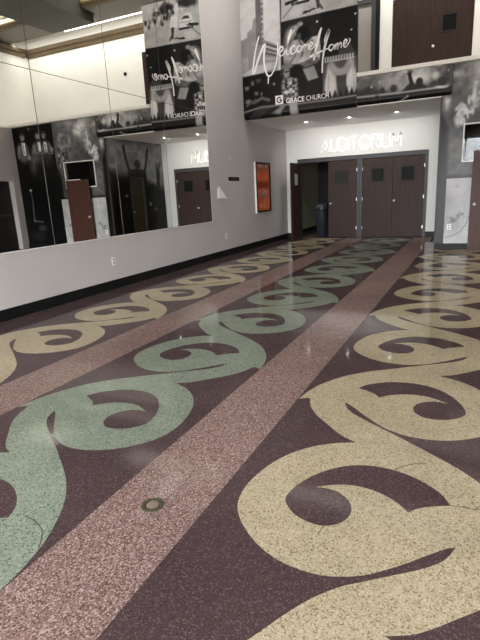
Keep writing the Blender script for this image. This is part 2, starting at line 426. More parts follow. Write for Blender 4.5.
def sr(m):
    m.box(XR + 1.6, XR + 1.7, 8.4, 11.9, 0, 2.6, M_dark); m.box(XR + 0.2, XR + 1.6, 8.4, 8.6, 0, 2.6, M_dark); m.box(XR + 0.2, XR + 1.6, 11.72, 11.9, 0, 2.6, M_dark)
    m.box(XR + 0.2, XR + 1.6, 8.6, 11.72, 2.4, 2.6, M_dark)
S('wall_service', 'dark room behind the service opening in the right wall', 'wall', sr)
def upf(m):
    m.box(XL, -5.3, YA, YA + 0.2, ZL - 0.06, ZC, M_cream)
    m.box(-2.69, -2.36, YA, YA + 0.2, ZL - 0.06, ZC, M_cream); m.box(-0.40, 4.95, YA, YA + 0.2, ZL - 0.06, ZC, M_cream)
    m.box(-5.3, -2.69, YA, YA + 0.2, 6.3, ZC, M_cream); m.box(-2.36, -0.40, YA, YA + 0.2, 6.16, ZC, M_cream)
    m.box(-5.3, -0.3, YA + 0.2, YA + 0.3, ZL - 0.06, 6.4, M_dark)
S('wall_upper', 'cream upper wall of the balcony level with brown double door', 'wall', upf)
S('wall_upper_right', 'cream upper right wall of the balcony level seen in the mirror', 'wall', lambda m: m.box(4.75, 4.95, YB, YA, ZL - 0.06, ZC, M_cream))
S('floor_upper', 'balcony floor slab above the right wall and murals', 'floor', lambda m: (m.box(XS, XR, YF + 0.18, YA, ZL - 0.24, ZL - 0.06, M_ceil), m.box(XR + 0.2, 4.75, YB, YA, ZL - 0.24, ZL - 0.06, M_ceil)))
S('ceiling', 'cream coffered lobby ceiling seen in the mirror', 'ceiling', lambda m: m.box(XL - 0.2, 4.95, YB, YA + 0.2, ZC, ZC + 0.15, M_cream))
S('ceiling_beam', 'charcoal dropped beam crossing the coffered ceiling lengthwise', 'beam', lambda m: m.box(0.3, 2.05, YB, 13.5, 6.8, ZC, M_beam))
def soffit(m):
    m.box(XL, 0.2, 13.0, 14.1, 7.02, ZC, M_mould2); m.box(2.1, 4.75, 13.0, 14.1, 7.02, ZC, M_mould2); m.box(0.2, 2.1, 13.5, 14.1, 7.02, ZC, M_mould2)
S('ceiling_soffit', 'taupe soffit band running across the ceiling above the balcony', 'ceiling', soffit)
prof = [(0, 0, 0), (0, -0.10, 0.02), (0, -0.13, 0.09), (0, -0.10, 0.10), (0, -0.16, 0.14), (0, -0.20, 0.24), (0, -0.17, 0.26), (0, 0, 0.26)]
def crown(m):
    m.sweep(prof, (XL, YA, 6.7), (4.75, YA, 6.7), M_mould)
    m.sweep([(q[1], 0, q[2]) for q in prof], (4.75, YB, 6.7), (4.75, YA - 0.2, 6.7), M_mould)
S('trim_1', 'bronze crown moulding around the top of the cream upper walls', 'moulding', crown)
def crown2(m):
    m.sweep(prof, (XL, 13.0, 7.02), (0.2, 13.0, 7.02), M_mould); m.sweep(prof, (2.1, 13.0, 7.02), (4.75, 13.0, 7.02), M_mould)
S('trim_2', 'bronze moulding on the front edge of the ceiling soffit', 'moulding', crown2)
def ledge(m):
    m.box(-2.625, 3.0, YF - 0.14, YF + 0.25, ZL - 0.05, ZL + 0.035, M_ledge, 0.008)
    m.box(XR - 0.03, XR + 0.22, YB, YF - 0.13, ZL - 0.06, ZL + 0.02, M_ledge, 0.008)
S('trim_3', 'glossy white ledge capping the crowd banner and stage mural', 'ledge', ledge)
S('trim_4', 'pale metal corner bead at the alcove edge of the stage mural', 'corner bead', lambda m: m.box(XS - 0.022, XS + 0.004, YF - 0.03, YF + 0.015, 0.1, ZS, M_frame, 0.004))
S('baseboard_left', 'black vinyl baseboard along the grey left wall', 'baseboard', lambda m: m.box(XL, XL + 0.015, YB, YA, 0, 0.15, M_black))
S('baseboard_far', 'short black baseboards beside the auditorium door frame', 'baseboard', lambda m: (m.box(XL + 0.015, -5.07, YA - 0.015, YA, 0, 0.15, M_black), m.box(-1.31, XS, YA - 0.015, YA, 0, 0.15, M_black)))
S('baseboard_front', 'black baseboard under the marble print right of the alcove', 'baseboard', lambda m: m.box(XS, XR, YF - 0.04, YF, 0, 0.13, M_black))
# back of the lobby: storefront openings to the street, behind the camera
def back(m):
    a, b = BX
    m.box(XL - 0.2, a, YB - 0.2, YB, 0, ZC, M_wall); m.box(b, 4.95, YB - 0.2, YB, 0, ZC, M_wall)
    m.box(a, b, YB - 0.2, YB, BTOP, ZC, M_door2)
    for k in range(5):
        x = a + k * (b - a) / 4; m.box(x - 0.03, x + 0.03, YB - 0.14, YB - 0.04, 0, BTOP, M_frame)
    m.box(a, b, YB - 0.14, YB - 0.04, 2.3, 2.38, M_frame)
S('wall_back', 'street front of the lobby with tall storefront openings', 'wall', back)
# vestibule behind the open leaf
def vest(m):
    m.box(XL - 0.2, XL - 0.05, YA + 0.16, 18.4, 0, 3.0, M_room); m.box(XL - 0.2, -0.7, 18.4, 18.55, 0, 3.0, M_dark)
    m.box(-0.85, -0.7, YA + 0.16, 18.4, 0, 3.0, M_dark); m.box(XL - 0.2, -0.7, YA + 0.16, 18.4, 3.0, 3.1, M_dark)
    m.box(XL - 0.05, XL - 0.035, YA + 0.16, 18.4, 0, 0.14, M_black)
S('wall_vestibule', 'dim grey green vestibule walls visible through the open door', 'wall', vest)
def booth(m):
    m.box(-0.6, 1.1, YF + 1.4, YF + 1.5, 1.2, 3.2, M_dark); m.box(-0.68, -0.6, YF + 0.18, YF + 1.5, 1.2, 3.2, M_dark); m.box(1.1, 1.18, YF + 0.18, YF + 1.5, 1.2, 3.2, M_dark)
    m.box(-0.68, 1.18, YF + 0.18, YF + 1.5, 1.12, 1.2, M_dark); m.box(-0.68, 1.18, YF + 0.18, YF + 1.5, 3.2, 3.28, M_dark)
S('wall_booth', 'dark booth interior behind the square window', 'wall', booth)

# ------------------------------------------------------------------ doors
def leaf_mesh(w, h, th, mat):
    return MB().box(0, w, -th / 2, th / 2, 0.008, h, mat, 0.004)
def vision(mb, x0, x1, z0, z1, th):
    for sy in (-1, 1):
        y0, y1 = sorted((sy * th / 2, sy * (th / 2 + 0.012)))
        for a in ((x0 - 0.03, x1 + 0.03, z1, z1 + 0.03), (x0 - 0.03, x1 + 0.03, z0 - 0.03, z0), (x0 - 0.03, x0, z0, z1), (x1, x1 + 0.03, z0, z1)):
            mb.box(a[0], a[1], y0, y1, a[2], a[3], M_dark)
def knob_mb(x, z, th, side=-1, mb=None):
    mb = mb or MB(); y = side * th / 2
    mb.lathe([(0.034, 0), (0.034, side * 0.008), (0.013, side * 0.012), (0.013, side * 0.03), (0.028, side * 0.04), (0.031, side * 0.055), (0.022, side * 0.068), (0.004, side * 0.071)], M_metal, (x, y, z), 'Y', 20)
    return mb
def leaf(parent, loc, rz, w, h, win, knob, hinge_x, mat=M_door, hinges=True, pane=None, side=-1):
    """one door leaf as a part, with its own small pieces as sub-parts"""
    th = 0.045
    o = leaf_mesh(w, h, th, mat).build('door_leaf'); o.parent = parent
    o.location = Vector(loc) - parent.location; o.rotation_euler = (0, 0, rz)
    def sub(mb, name, smooth=False):
        q = mb.build(name, smooth=smooth); q.parent = o; return q
    if win:
        f = MB(); vision(f, *win, th); sub(f, 'window_frame')
        x0, x1, z0, z1 = win
        sub(MB().box(x0, x1, -th / 2 - 0.004, th / 2 + 0.004, z0, z1, pane or M_glassd), 'window_pane')
    if knob:
        tag(sub(knob_mb(knob[0], knob[1], th, side), 'door_knob', True), 'round chrome knob')
    if hinges:
        for z in (0.28, h / 2, h - 0.28):
            sub(MB().box(hinge_x - 0.010, hinge_x + 0.010, -th / 2 - 0.012, -th / 2, z - 0.045, z + 0.045, M_metal, 0.003), 'hinge')
    return o
def frame(parent, x0, x1, zt, y0, y1, mat, w=0.08, sill=0.0):
    mb = MB(); mb.box(x0 - w, x0, y0, y1, sill, zt + w * 1.4, mat); mb.box(x1, x1 + w, y0, y1, sill, zt + w * 1.4, mat); mb.box(x0, x1, y0, y1, zt, zt + w * 1.4, mat)
    return mb.build('door_frame', parent)
yl = YA + 0.02
d1 = empty('door_1', (-4.12, YA, 0)); struct(d1, 'left pair of auditorium doors, outer leaf swung open into the lobby', 'door')
frame(d1, -4.99, -3.25, 2.25, YA - 0.03, YA + 0.16, M_frame)
leaf(d1, (-4.99, YA - 0.035, 0), R(-90), 0.855, 2.24, (0.30, 0.62, 1.60, 1.94), (0.79, 1.03), 0.0, pane=M_beige)
leaf(d1, (-4.115, yl, 0), 0, 0.855, 2.24, (0.22, 0.58, 1.60, 1.94), (0.075, 1.02), 0.85)
d2 = empty('door_2', (-2.24, YA, 0)); struct(d2, 'right pair of closed dark wood auditorium doors with two square panes', 'door')
frame(d2, -3.10, -1.39, 2.25, YA - 0.03, YA + 0.16, M_frame)
leaf(d2, (-3.097, yl, 0), 0, 0.85, 2.24, (0.265, 0.59, 1.60, 1.95), None, 0.0)
leaf(d2, (-2.243, yl, 0), 0, 0.85, 2.24, (0.245, 0.57, 1.60, 1.95), (0.055, 1.04), 0.845)
d3 = empty('door_3', (-1.38, YA, ZL - 0.06)); struct(d3, 'brown double door on the upper balcony level with a small window', 'door')
zb = ZL - 0.06
frame(d3, -2.345, -0.42, 6.12, YA - 0.01, YA + 0.1, M_door, 0.02, zb)
leaf(d3, (-2.343, YA + 0.02, zb), 0, 0.961, 2.29, None, None, 0, hinges=False)
o = leaf(d3, (-1.38, YA + 0.02, zb), 0, 0.955, 2.29, (0.26, 0.58, 1.40, 1.76), (0.05, 1.08), 0.9, hinges=False)
q = MB().lathe([(0.018, 0), (0.018, -0.012), (0.004, -0.014)], M_dark, (0.05, -0.0225, 1.24), 'Y', 14).build('key_lock'); q.parent = o
d4 = empty('door_4', (-3.9, YA, zb)); struct(d4, 'plain grey upper door in a dark frame beside the welcome banner', 'door')
mb = MB(); mb.box(-2.91, -2.80, YA - 0.05, YA + 0.16, zb, 6.3, M_frame); mb.box(-2.80, -2.69, YA - 0.03, YA + 0.16, zb, 6.3, M_black); mb.box(-5.3, -2.91, YA - 0.05, YA + 0.16, 6.2, 6.3, M_frame)
mb.build('door_frame', d4)
MB().box(-5.28, -2.91, YA + 0.02, YA + 0.07, zb, 6.2, M_beige, 0.004).build('door_leaf', d4)
d5 = empty('door_5', (XS, 13.35, 0)); struct(d5, 'narrow doorway in the side wall of the alcove, its warm-lit interior coloured onto an olive leaf, seen in the mirror', 'door')
mb = MB(); mb.box(XS - 0.03, XS + 0.12, 12.98, 13.02, 0, 2.12, M_frame); mb.box(XS - 0.03, XS + 0.12, 13.68, 13.72, 0, 2.12, M_frame); mb.box(XS - 0.03, XS + 0.12, 13.02, 13.68, 2.07, 2.12, M_frame)
mb.build('door_frame', d5)
MB().box(XS + 0.05, XS + 0.09, 13.022, 13.678, 0.01, 2.068, M_olive, 0.004).build('door_leaf', d5)  # leaf colour stands for the warm-lit interior of the doorway
MB().lathe([(0.03, 0), (0.012, -0.015), (0.012, -0.03), (0.027, -0.045), (0.004, -0.065)], M_metal, (XS + 0.05, 13.10, 1.03), 'X', 16).build('door_knob', d5, True)
# loose slab standing before the square window
ds = empty('door_slab', (0.3, 11.9, 0)); tag(ds, 'loose brown wooden door slab standing upright against the mural below the square window', 'door')
o = MB().box(-0.16, 0.74, 11.86, 11.905, 0.0, 2.09, M_door2, 0.004).build('slab', ds)
k = knob_mb(-0.075, 0.98, 0.0, -1); q = k.build('knob', None, True); q.location = (0, 11.86, 0); q.parent = ds; q.matrix_parent_inverse = Matrix.Translation(-ds.location); tag(q, 'round pale knob')
MB().box(-0.155, -0.13, 11.848, 11.86, 0.04, 0.20, M_frame, 0.003).build('edge_plate', ds)
MB().box(0.18, 0.66, 11.862, 11.903, 2.09, 2.112, M_plastic, 0.003).build('top_strip', ds)

# square window with pale trim
w1 = empty('window_1', (0.22, YF, 1.89)); struct(w1, 'square dark window with thin cream trim set in the stage mural', 'window')
mb = MB()
for a in ((-0.385, 0.835, 2.62, 2.645), (-0.385, 0.835, 1.865, 1.89), (-0.385, -0.36, 1.89, 2.62), (0.81, 0.835, 1.89, 2.62)):
    mb.box(a[0], a[1], YF - 0.05, YF + 0.06, a[2], a[3], M_cream)
mb.build('window_frame', w1)
MB().box(-0.36, 0.81, YF + 0.05, YF + 0.058, 1.89, 2.62, M_glass).build('window_pane', w1)

# ------------------------------------------------------------------ mirror
mr = empty('wall_mirror', (XL, 6.0, 0.86)); tag(mr, 'huge wall mirror of butted panels covering the grey left wall above waist height', 'mirror')
ys = [0.52, 2.07, 3.63, 5.18, 6.73, 8.24, 9.90]
zs = [0.865, 3.16, 5.75]
MB().box(XL, XL + 0.004, ys[0], ys[-1], zs[0], zs[-1], M_seam).build('backing', mr)
g = 0.006
for i in range(len(ys) - 1):
    for j in range(2):
        MB().box(XL + 0.004, XL + 0.010, ys[i] + g, ys[i + 1] - g, zs[j] + g * 0.7, zs[j + 1] - g * 0.7, M_mirror).build('mirror_panel', mr)
MB().box(XL, XL + 0.016, ys[0], ys[-1] + 0.012, zs[0] - 0.012, zs[0], M_plastic).build('bottom_channel', mr)
MB().box(XL, XL + 0.012, ys[-1], ys[-1] + 0.012, zs[0], zs[-1], M_plastic).build('side_channel', mr)

# ------------------------------------------------------------------ printed murals
BY = YF - 0.11            # face of the balcony banners
def bullnose(z0, r=0.107):
    arc = r * math.pi / 2
    def place(x, z):
        if z - z0 >= r: return (x, BY, z)
        t = (z - z0) / r * (math.pi / 2)          # 0 at the very bottom, pi/2 where the face turns vertical
        return (x, BY + r * (1 - math.sin(t)), z0 + r * (1 - math.cos(t)))
    return place
# --- tall welcome banner
P = Print(XL + 0.004, -2.63, ZS, 6.27, 0.0135, 0.16)
P.poly([(-5.45, 4.1), (-4.41, 4.1), (-4.41, 6.3), (-5.45, 6.3)], 0.82)
P.poly([(-5.470, 4.196), (-5.426, 5.008), (-5.265, 5.047), (-5.246, 5.152), (-5.124, 5.238), (-5.091, 5.401), (-4.985, 5.467), (-4.872, 5.089), (-4.815, 4.931), (-4.478, 4.771), (-4.496, 4.195)], 0.56)
P.poly([(-5.448, 4.595), (-5.260, 4.611), (-5.252, 4.211), (-5.468, 4.218)], 0.62)
P.poly([(-5.009, 6.615), (-4.805, 6.571), (-4.849, 4.851), (-5.030, 4.837)], 0.44)
for k in range(19):
    P.poly([(p[0] + dx, p[1] + dz) for p in [((-4.882, 6.508))] for dx, dz in [(0, -k * 0.105), (0.055, -k * 0.105), (0.055, -k * 0.105 - 0.05), (0, -k * 0.105 - 0.05)]], (0.72 if k % 3 else 0.56), 0.012)
P.line([(-4.830, 4.870), (-4.480, 4.708)], 0.03, 0.26); P.line([(-4.834, 4.763), (-4.483, 4.623)], 0.03, 0.32); P.line([(-4.838, 4.656), (-4.485, 4.538)], 0.03, 0.30)
P.line([(-4.832, 4.806), (-4.482, 4.666)], 0.035, 0.74); P.line([(-4.842, 4.549), (-4.487, 4.474)], 0.05, 0.66)
P.poly([(-5.439, 4.259), (-5.057, 4.406), (-4.514, 4.435), (-4.505, 4.326), (-4.907, 4.230), (-5.387, 4.207)], 0.74)
P.poly([(-5.428, 4.201), (-4.908, 4.219), (-4.419, 4.228), (-4.448, 3.260), (-5.381, 3.267)], 0.09)
P.noise(5, 0.25, 3, P.soft_mask((-5.030, 3.823, 0.571, 0.407)))
for e, v in (((-5.319, 3.950, 0.064, 0.072), .46), ((-5.167, 4.032, 0.053, 0.058), .42), ((-5.005, 4.089, 0.079, 0.071), .34), ((-5.071, 3.806, 0.058, 0.063), .46), ((-5.294, 3.628, 0.086, 0.059), .5), ((-4.606, 3.948, 0.031, 0.033), .5), ((-4.939, 3.767, 0.032, 0.049), .42), ((-4.774, 3.612, 0.052, 0.049), .3)):
    P.ell(e, v, 0.4)
for e in ((-5.003, 4.148, 0.084, 0.040), (-5.316, 4.013, 0.075, 0.036), (-5.068, 3.866, 0.063, 0.034)): P.ell(e, 0.1, 0.3)
P.line([(-5.147, 3.588), (-4.930, 3.676), (-4.748, 3.609)], 0.07, 0.42); P.line([(-5.340, 3.541), (-5.091, 3.650)], 0.06, 0.36)
# parking-lot photo at the top
P.poly([(-4.325, 7.418), (-2.640, 6.998), (-2.619, 5.262), (-4.390, 5.226)], 0.72)
P.poly([(-2.646, 6.706), (-4.505, 6.930), (-4.433, 6.005), (-4.056, 5.965), (-3.644, 5.974), (-3.416, 6.106), (-3.154, 5.948), (-2.839, 5.935), (-2.615, 5.927)], 0.80)
P.ell((-3.381, 6.067, 0.208, 0.123), 0.28, 0.3, 10); P.ell((-3.984, 6.134, 0.312, 0.131), 0.22, 0.3, 10); P.ell((-3.067, 6.010, 0.122, 0.056), 0.3, 0.4)
P.noise(9, 0.5, 5, P.soft_mask((-3.627, 6.112, 0.634, 0.199)))
for k in range(26):
    c = (-3.083, 5.869); x = c[0] + random.uniform(-0.42, 0.42); z = c[1] + random.uniform(-0.16, 0.16)
    P.ell((x, z, 0.035, 0.055), random.choice((0.2, 0.3, 0.85, 0.5)), 0.4)
P.poly([(-3.744, 5.775), (-3.870, 5.854), (-4.075, 5.840), (-4.122, 5.709), (-4.094, 5.557), (-3.724, 5.563)], 0.88); P.poly([(-3.788, 5.768), (-3.883, 5.830), (-4.014, 5.817), (-4.037, 5.746)], 0.22)
P.line([(-3.723, 5.552), (-4.107, 5.543)], 0.05, 0.14); P.line([(-3.766, 5.692), (-4.090, 5.681)], 0.015, 0.4); P.ell((-4.028, 5.636, 0.035, 0.029), 0.6)
P.poly([(-3.468, 5.870), (-3.635, 5.885), (-3.702, 5.805), (-3.669, 5.607), (-3.443, 5.622)], 0.93); P.ell((-3.567, 5.954, 0.044, 0.044), 0.3); P.line([(-3.661, 5.993), (-3.703, 6.120)], 0.05, 0.88)
P.poly([(-3.483, 5.627), (-3.574, 5.623), (-3.523, 5.355), (-3.472, 5.363)], 0.2); P.ell((-3.615, 5.363, 0.060, 0.016), 0.12); P.ell((-3.795, 5.350, 0.059, 0.014), 0.14)
P.line([(-4.338, 5.310), (-4.164, 5.462), (-3.922, 5.637)], 0.03, 0.5); P.line([(-4.258, 5.580), (-4.017, 5.615)], 0.06, 0.14); P.line([(-3.506, 5.479), (-3.415, 5.344)], 0.05, 0.35); P.ell((-3.715, 5.340, 0.058, 0.020), 0.12); P.ell((-3.821, 5.319, 0.059, 0.018), 0.18)
P.line([(-4.365, 5.226), (-2.619, 5.258)], 0.02, 0.3)
# the embrace
P.poly([(-4.390, 5.226), (-3.416, 5.249), (-3.424, 4.005), (-4.425, 4.033)], 0.2)
P.poly([(-4.357, 4.646), (-4.180, 4.787), (-3.937, 4.830), (-3.796, 4.642), (-3.658, 4.331), (-3.852, 4.191), (-4.342, 4.303)], 0.66); P.poly([(-3.820, 4.687), (-3.652, 4.804), (-3.488, 4.818), (-3.444, 4.505), (-3.481, 4.304), (-3.729, 4.320)], 0.68)
P.ell((-4.203, 4.874, 0.121, 0.229), 0.56, 0.3, -18); P.ell((-4.042, 5.012, 0.101, 0.107), 0.62, 0.3)
for k in range(4): P.line([(p[0] + k * 0.03, p[1] - k * 0.03) for p in [(-4.318, 4.725), (-4.225, 4.960), (-4.125, 5.088)]], 0.014, 0.34 if k % 2 else 0.74)
P.ell((-3.875, 4.923, 0.147, 0.131), 0.06, 0.2, -15); P.line([(-3.962, 4.793), (-3.868, 4.633), (-3.896, 4.450)], 0.03, 0.3, 0.02); P.line([(-3.653, 4.743), (-3.632, 4.534), (-3.705, 4.379)], 0.03, 0.4, 0.02); P.line([(-4.134, 4.696), (-4.065, 4.475), (-4.191, 4.345)], 0.03, 0.42, 0.02); P.ell((-3.960, 4.875, 0.053, 0.066), 0.36, 0.4); P.ell((-3.932, 5.116, 0.071, 0.049), 0.6, 0.35)
P.line([(-4.342, 4.282), (-4.046, 4.218), (-3.802, 4.268), (-3.563, 4.317)], 0.14, 0.4); P.line([(-4.345, 4.196), (-4.048, 4.133), (-3.660, 4.184)], 0.06, 0.12)
P.noise(7, 0.3, 8, P.soft_mask((-3.917, 4.620, 0.519, 0.631)))
# theatre facade by night
P.poly([(-3.439, 5.250), (-2.630, 5.260), (-2.617, 4.177), (-3.447, 4.175)], 0.12)
P.poly([(-3.411, 4.253), (-2.618, 4.277), (-2.609, 3.461), (-3.416, 3.409)], 0.36)
P.poly([(-2.987, 4.515), (-2.808, 4.566), (-2.652, 4.342), (-2.651, 4.262), (-3.099, 4.289)], 0.3)
P.poly([(-3.364, 4.339), (-2.696, 4.339), (-2.684, 4.227), (-3.364, 4.229)], 0.74)
for k in range(11):
    a = (-3.329, 4.303); P.poly([(a[0] + k * 0.062 + dx, a[1] + k * 0.001 + dz) for dx, dz in ((0, .03), (.03, .03), (.03, -.05), (0, -.05))], 0.36, 0.008)
P.poly([(-3.381, 3.426), (-3.360, 3.786), (-3.283, 4.151), (-3.179, 4.188), (-3.111, 3.920), (-3.064, 3.495)], 0.84, 0.03); P.poly([(-2.857, 3.491), (-2.875, 3.806), (-2.794, 4.163), (-2.716, 4.181), (-2.640, 3.897), (-2.632, 3.526)], 0.84, 0.03)
P.line([(-3.214, 4.141), (-3.122, 4.015), (-2.985, 3.975), (-2.872, 4.011), (-2.772, 4.159)], 0.16, 0.62, 0.03); P.poly([(-3.081, 3.916), (-2.871, 3.918), (-2.858, 3.554), (-3.052, 3.536)], 0.3, 0.02); P.line([(-3.261, 4.065), (-3.286, 3.522)], 0.03, 0.66, 0.02); P.line([(-2.715, 4.070), (-2.677, 3.573)], 0.03, 0.66, 0.02)
P.poly([(-3.453, 3.327), (-3.439, 3.541), (-3.356, 3.637), (-3.309, 3.504), (-3.238, 3.612), (-3.192, 3.468), (-3.122, 3.629), (-3.052, 3.473), (-2.983, 3.591), (-2.926, 3.478), (-2.847, 3.678), (-2.800, 3.505), (-2.734, 3.642), (-2.688, 3.512), (-2.611, 3.647), (-2.605, 3.189), (-3.454, 3.154)], 0.13, 0.02)
# person in a floral shirt
P.poly([(-4.424, 4.055), (-3.424, 4.036), (-3.430, 3.194), (-4.449, 3.215)], 0.15)
P.ell((-4.192, 3.807, 0.235, 0.284), 0.6, 0.2); P.noise(16, 1.2, 11, P.soft_mask((-4.192, 3.807, 0.235, 0.284))); P.ell((-4.060, 4.156, 0.195, 0.139), 0.07, 0.2); P.ell((-3.906, 3.857, 0.109, 0.237), 0.09, 0.3); P.ell((-4.281, 4.155, 0.084, 0.103), 0.56, 0.3); P.ell((-4.243, 4.278, 0.123, 0.051), 0.5, 0.4); P.line([(-4.320, 4.171), (-4.233, 4.167)], 0.03, 0.2)
P.poly([(-3.888, 4.175), (-3.612, 4.209), (-3.507, 3.942), (-3.759, 3.902)], 0.6)
P.noise(6, 0.10, 13)
# dark foot; the pale sweep is a bullnose highlight put into the ink
P.poly([(-5.426, 3.458), (-4.936, 3.518), (-4.213, 3.458), (-3.239, 3.442), (-2.597, 3.449), (-2.592, 2.976), (-5.395, 2.987)], 0.1)
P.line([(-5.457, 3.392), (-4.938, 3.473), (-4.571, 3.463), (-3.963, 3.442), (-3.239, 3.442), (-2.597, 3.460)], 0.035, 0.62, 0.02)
P.poly([(-4.680, 3.308), (-4.416, 3.459), (-4.314, 3.447), (-4.474, 3.263)], 0.55, 0.03); P.poly([(-4.237, 3.505), (-4.036, 3.514), (-4.004, 3.235), (-4.219, 3.213)], 0.66, 0.03)
for t in range(4): P.line([(p[0] + 0.09 * t, p[1]) for p in [(-5.327, 3.238), (-5.047, 3.417), (-4.833, 3.461)]], 0.014, 0.42)
for e in ((-3.532, 5.097, 0.023, 0.020), (-2.675, 5.102, 0.022, 0.019), (-2.755, 4.804, 0.018, 0.016), (-2.798, 4.634, 0.015, 0.014)): P.ell(e, 0.95, 0.3)
ban = empty('welcome_banner', (-4.03, YF, ZS)); tag(ban, 'tall black and white photo collage banner with white script greeting, on balcony front', 'banner')
P.build('printed_face', bullnose(ZS), M_print2, lambda m: m.box(XL + 0.004, -2.63, BY + 0.004, YF - 0.002, ZS + 0.12, 6.27, M_black), parent=ban, curve=CURVE)

def ribbon(strokes, y, w, z_th=0.006, taper=True, mat=M_ink):
    """brush strokes as thin raised vinyl; strokes in (x, z)"""
    mb = MB()
    for st in strokes:
        wd = w
        if isinstance(st, tuple): st, wd = st
        pts = smooth_path([(a, b) for a, b in st], set(), sub=6); n = len(pts); L_ = []; R_ = []
        for i, p in enumerate(pts):
            a = Vector(pts[max(i - 1, 0)]); b = Vector(pts[min(i + 1, n - 1)]); d = b - a
            d = d.normalized() if d.length > 1e-9 else Vector((1, 0)); nn = Vector((-d.y, d.x))
            t = i / (n - 1); ww = wd * (0.55 + 0.45 * math.sin(math.pi * min(1, t * 1.25))) if taper else wd
            q = Vector(p); L_.append(q + nn * ww / 2); R_.append(q - nn * ww / 2)
        i0 = len(mb.v)
        vs = []
        for l, r in zip(L_, R_): vs += [(l.x, y - z_th, l.y), (r.x, y - z_th, r.y), (r.x, y, r.y), (l.x, y, l.y)]
        fs = []
        for k in range(n - 1):
            for e in range(4): fs.append((4 * k + e, 4 * k + (e + 1) % 4, 4 * k + 4 + (e + 1) % 4, 4 * k + 4 + e))
        fs += [(0, 1, 2, 3), (4 * n - 4, 4 * n - 3, 4 * n - 2, 4 * n - 1)]
        mb.raw(vs, fs, mat)
    return mb
script = [
    ([(-4.952, 5.028), (-5.025, 4.836), (-5.089, 4.586), (-5.146, 4.308), (-5.144, 4.252), (-5.103, 4.269), (-5.014, 4.487), (-4.914, 4.689), (-4.824, 4.834), (-4.807, 4.802), (-4.841, 4.592), (-4.836, 4.374), (-4.779, 4.184), (-4.729, 4.140), (-4.664, 4.157), (-4.569, 4.303), (-4.513, 4.478), (-4.485, 4.730), (-4.497, 4.827)], 0.05),
    ([(-4.739, 4.130), (-4.756, 3.967)], 0.035),
    [(-4.489, 4.582), (-4.408, 4.616), (-4.356, 4.676), (-4.385, 4.722), (-4.451, 4.678), (-4.471, 4.592), (-4.423, 4.529), (-4.347, 4.552), (-4.283, 4.635)],
    [(-4.283, 4.635), (-4.204, 4.832), (-4.139, 4.998), (-4.160, 5.016), (-4.223, 4.856), (-4.268, 4.633), (-4.261, 4.534), (-4.211, 4.539)],
    [(-4.054, 4.662), (-4.085, 4.696), (-4.147, 4.656), (-4.171, 4.575), (-4.138, 4.528), (-4.069, 4.549), (-4.014, 4.614)],
    [(-3.940, 4.673), (-3.993, 4.661), (-4.014, 4.597), (-3.986, 4.547), (-3.932, 4.568), (-3.905, 4.630), (-3.940, 4.673)],
    [(-3.880, 4.668), (-3.889, 4.545), (-3.864, 4.632), (-3.820, 4.671), (-3.811, 4.636), (-3.822, 4.551), (-3.787, 4.641), (-3.748, 4.676), (-3.737, 4.641), (-3.743, 4.555)],
    [(-3.716, 4.593), (-3.664, 4.621), (-3.640, 4.671), (-3.672, 4.697), (-3.706, 4.649), (-3.712, 4.579), (-3.669, 4.552), (-3.595, 4.611), (-3.536, 4.683)],
    ([(-3.427, 4.960), (-3.477, 4.836), (-3.525, 4.661), (-3.576, 4.484), (-3.615, 4.314)], 0.062),
    ([(-3.351, 4.633), (-3.339, 4.732), (-3.258, 4.872), (-3.263, 4.850), (-3.316, 4.688), (-3.380, 4.454), (-3.409, 4.252), (-3.420, 4.025)], 0.062),
    ([(-3.714, 4.393), (-3.633, 4.431), (-3.491, 4.465), (-3.264, 4.514)], 0.045),
    [(-3.195, 4.584), (-3.245, 4.555), (-3.255, 4.492), (-3.218, 4.458), (-3.168, 4.495), (-3.154, 4.549), (-3.195, 4.584)],
    [(-3.122, 4.576), (-3.131, 4.461), (-3.104, 4.541), (-3.063, 4.579), (-3.054, 4.545), (-3.063, 4.462), (-3.032, 4.550), (-2.991, 4.588), (-2.978, 4.553), (-2.982, 4.474)],
    [(-2.931, 4.522), (-2.875, 4.557), (-2.853, 4.605), (-2.889, 4.627), (-2.924, 4.573), (-2.924, 4.505), (-2.883, 4.478), (-2.819, 4.536), (-2.776, 4.613)],
]
ribbon(script, BY - 0.001, 0.036).build('script_lettering', ban)
def text_mesh(txt, size, loc_of, mat, th=0.006, bold=0.0):
    cu = bpy.data.curves.new('t', 'FONT'); cu.body = txt; cu.size = size; cu.extrude = th / 2; cu.offset = bold
    o = bpy.data.objects.new('t', cu); COL.objects.link(o)
    dg = bpy.context.evaluated_depsgraph_get(); me = bpy.data.meshes.new_from_object(o.evaluated_get(dg))
    mb = MB(); vs = [v.co.copy() for v in me.vertices]
    xs = [v.x for v in vs]; w = max(xs) - min(xs); x0 = min(xs)
    mb.raw([loc_of(v.x - x0, v.y, v.z) for v in vs], [tuple(p.vertices) for p in me.polygons], mat)
    bpy.data.objects.remove(o); bpy.data.curves.remove(cu); bpy.data.meshes.remove(me)
    return mb, w
def on_banner(x0, z0, sx=1.0):
    return lambda x, y, t: (x0 + x * sx, BY - 0.004 - t, z0 + y)
gx, gz = (-4.308, 3.482)
mb, w1_ = text_mesh('GRACE', 0.155, on_banner(gx, gz, 0.92), M_ink, bold=0.0035)
cx_ = gx + w1_ * 0.92 + 0.045
mb2, w2_ = text_mesh('CHURCH', 0.155, on_banner(cx_, gz, 0.86), M_ink)
mb.raw(mb2.v, mb2.f, M_ink)
mb.build('name_lettering', ban)
lx, lz = (-4.581, 3.478)
sq = MB(); s_ = 0.2; wq = 0.018
for a in ((lx, lx + s_, lz + s_ - wq, lz + s_), (lx, lx + s_, lz, lz + wq), (lx, lx + wq, lz + wq, lz + s_ - wq), (lx + s_ - wq, lx + s_, lz + wq, lz + s_ - wq)):
    sq.box(a[0], a[1], BY - 0.007, BY - 0.001, a[2], a[3], M_ink)
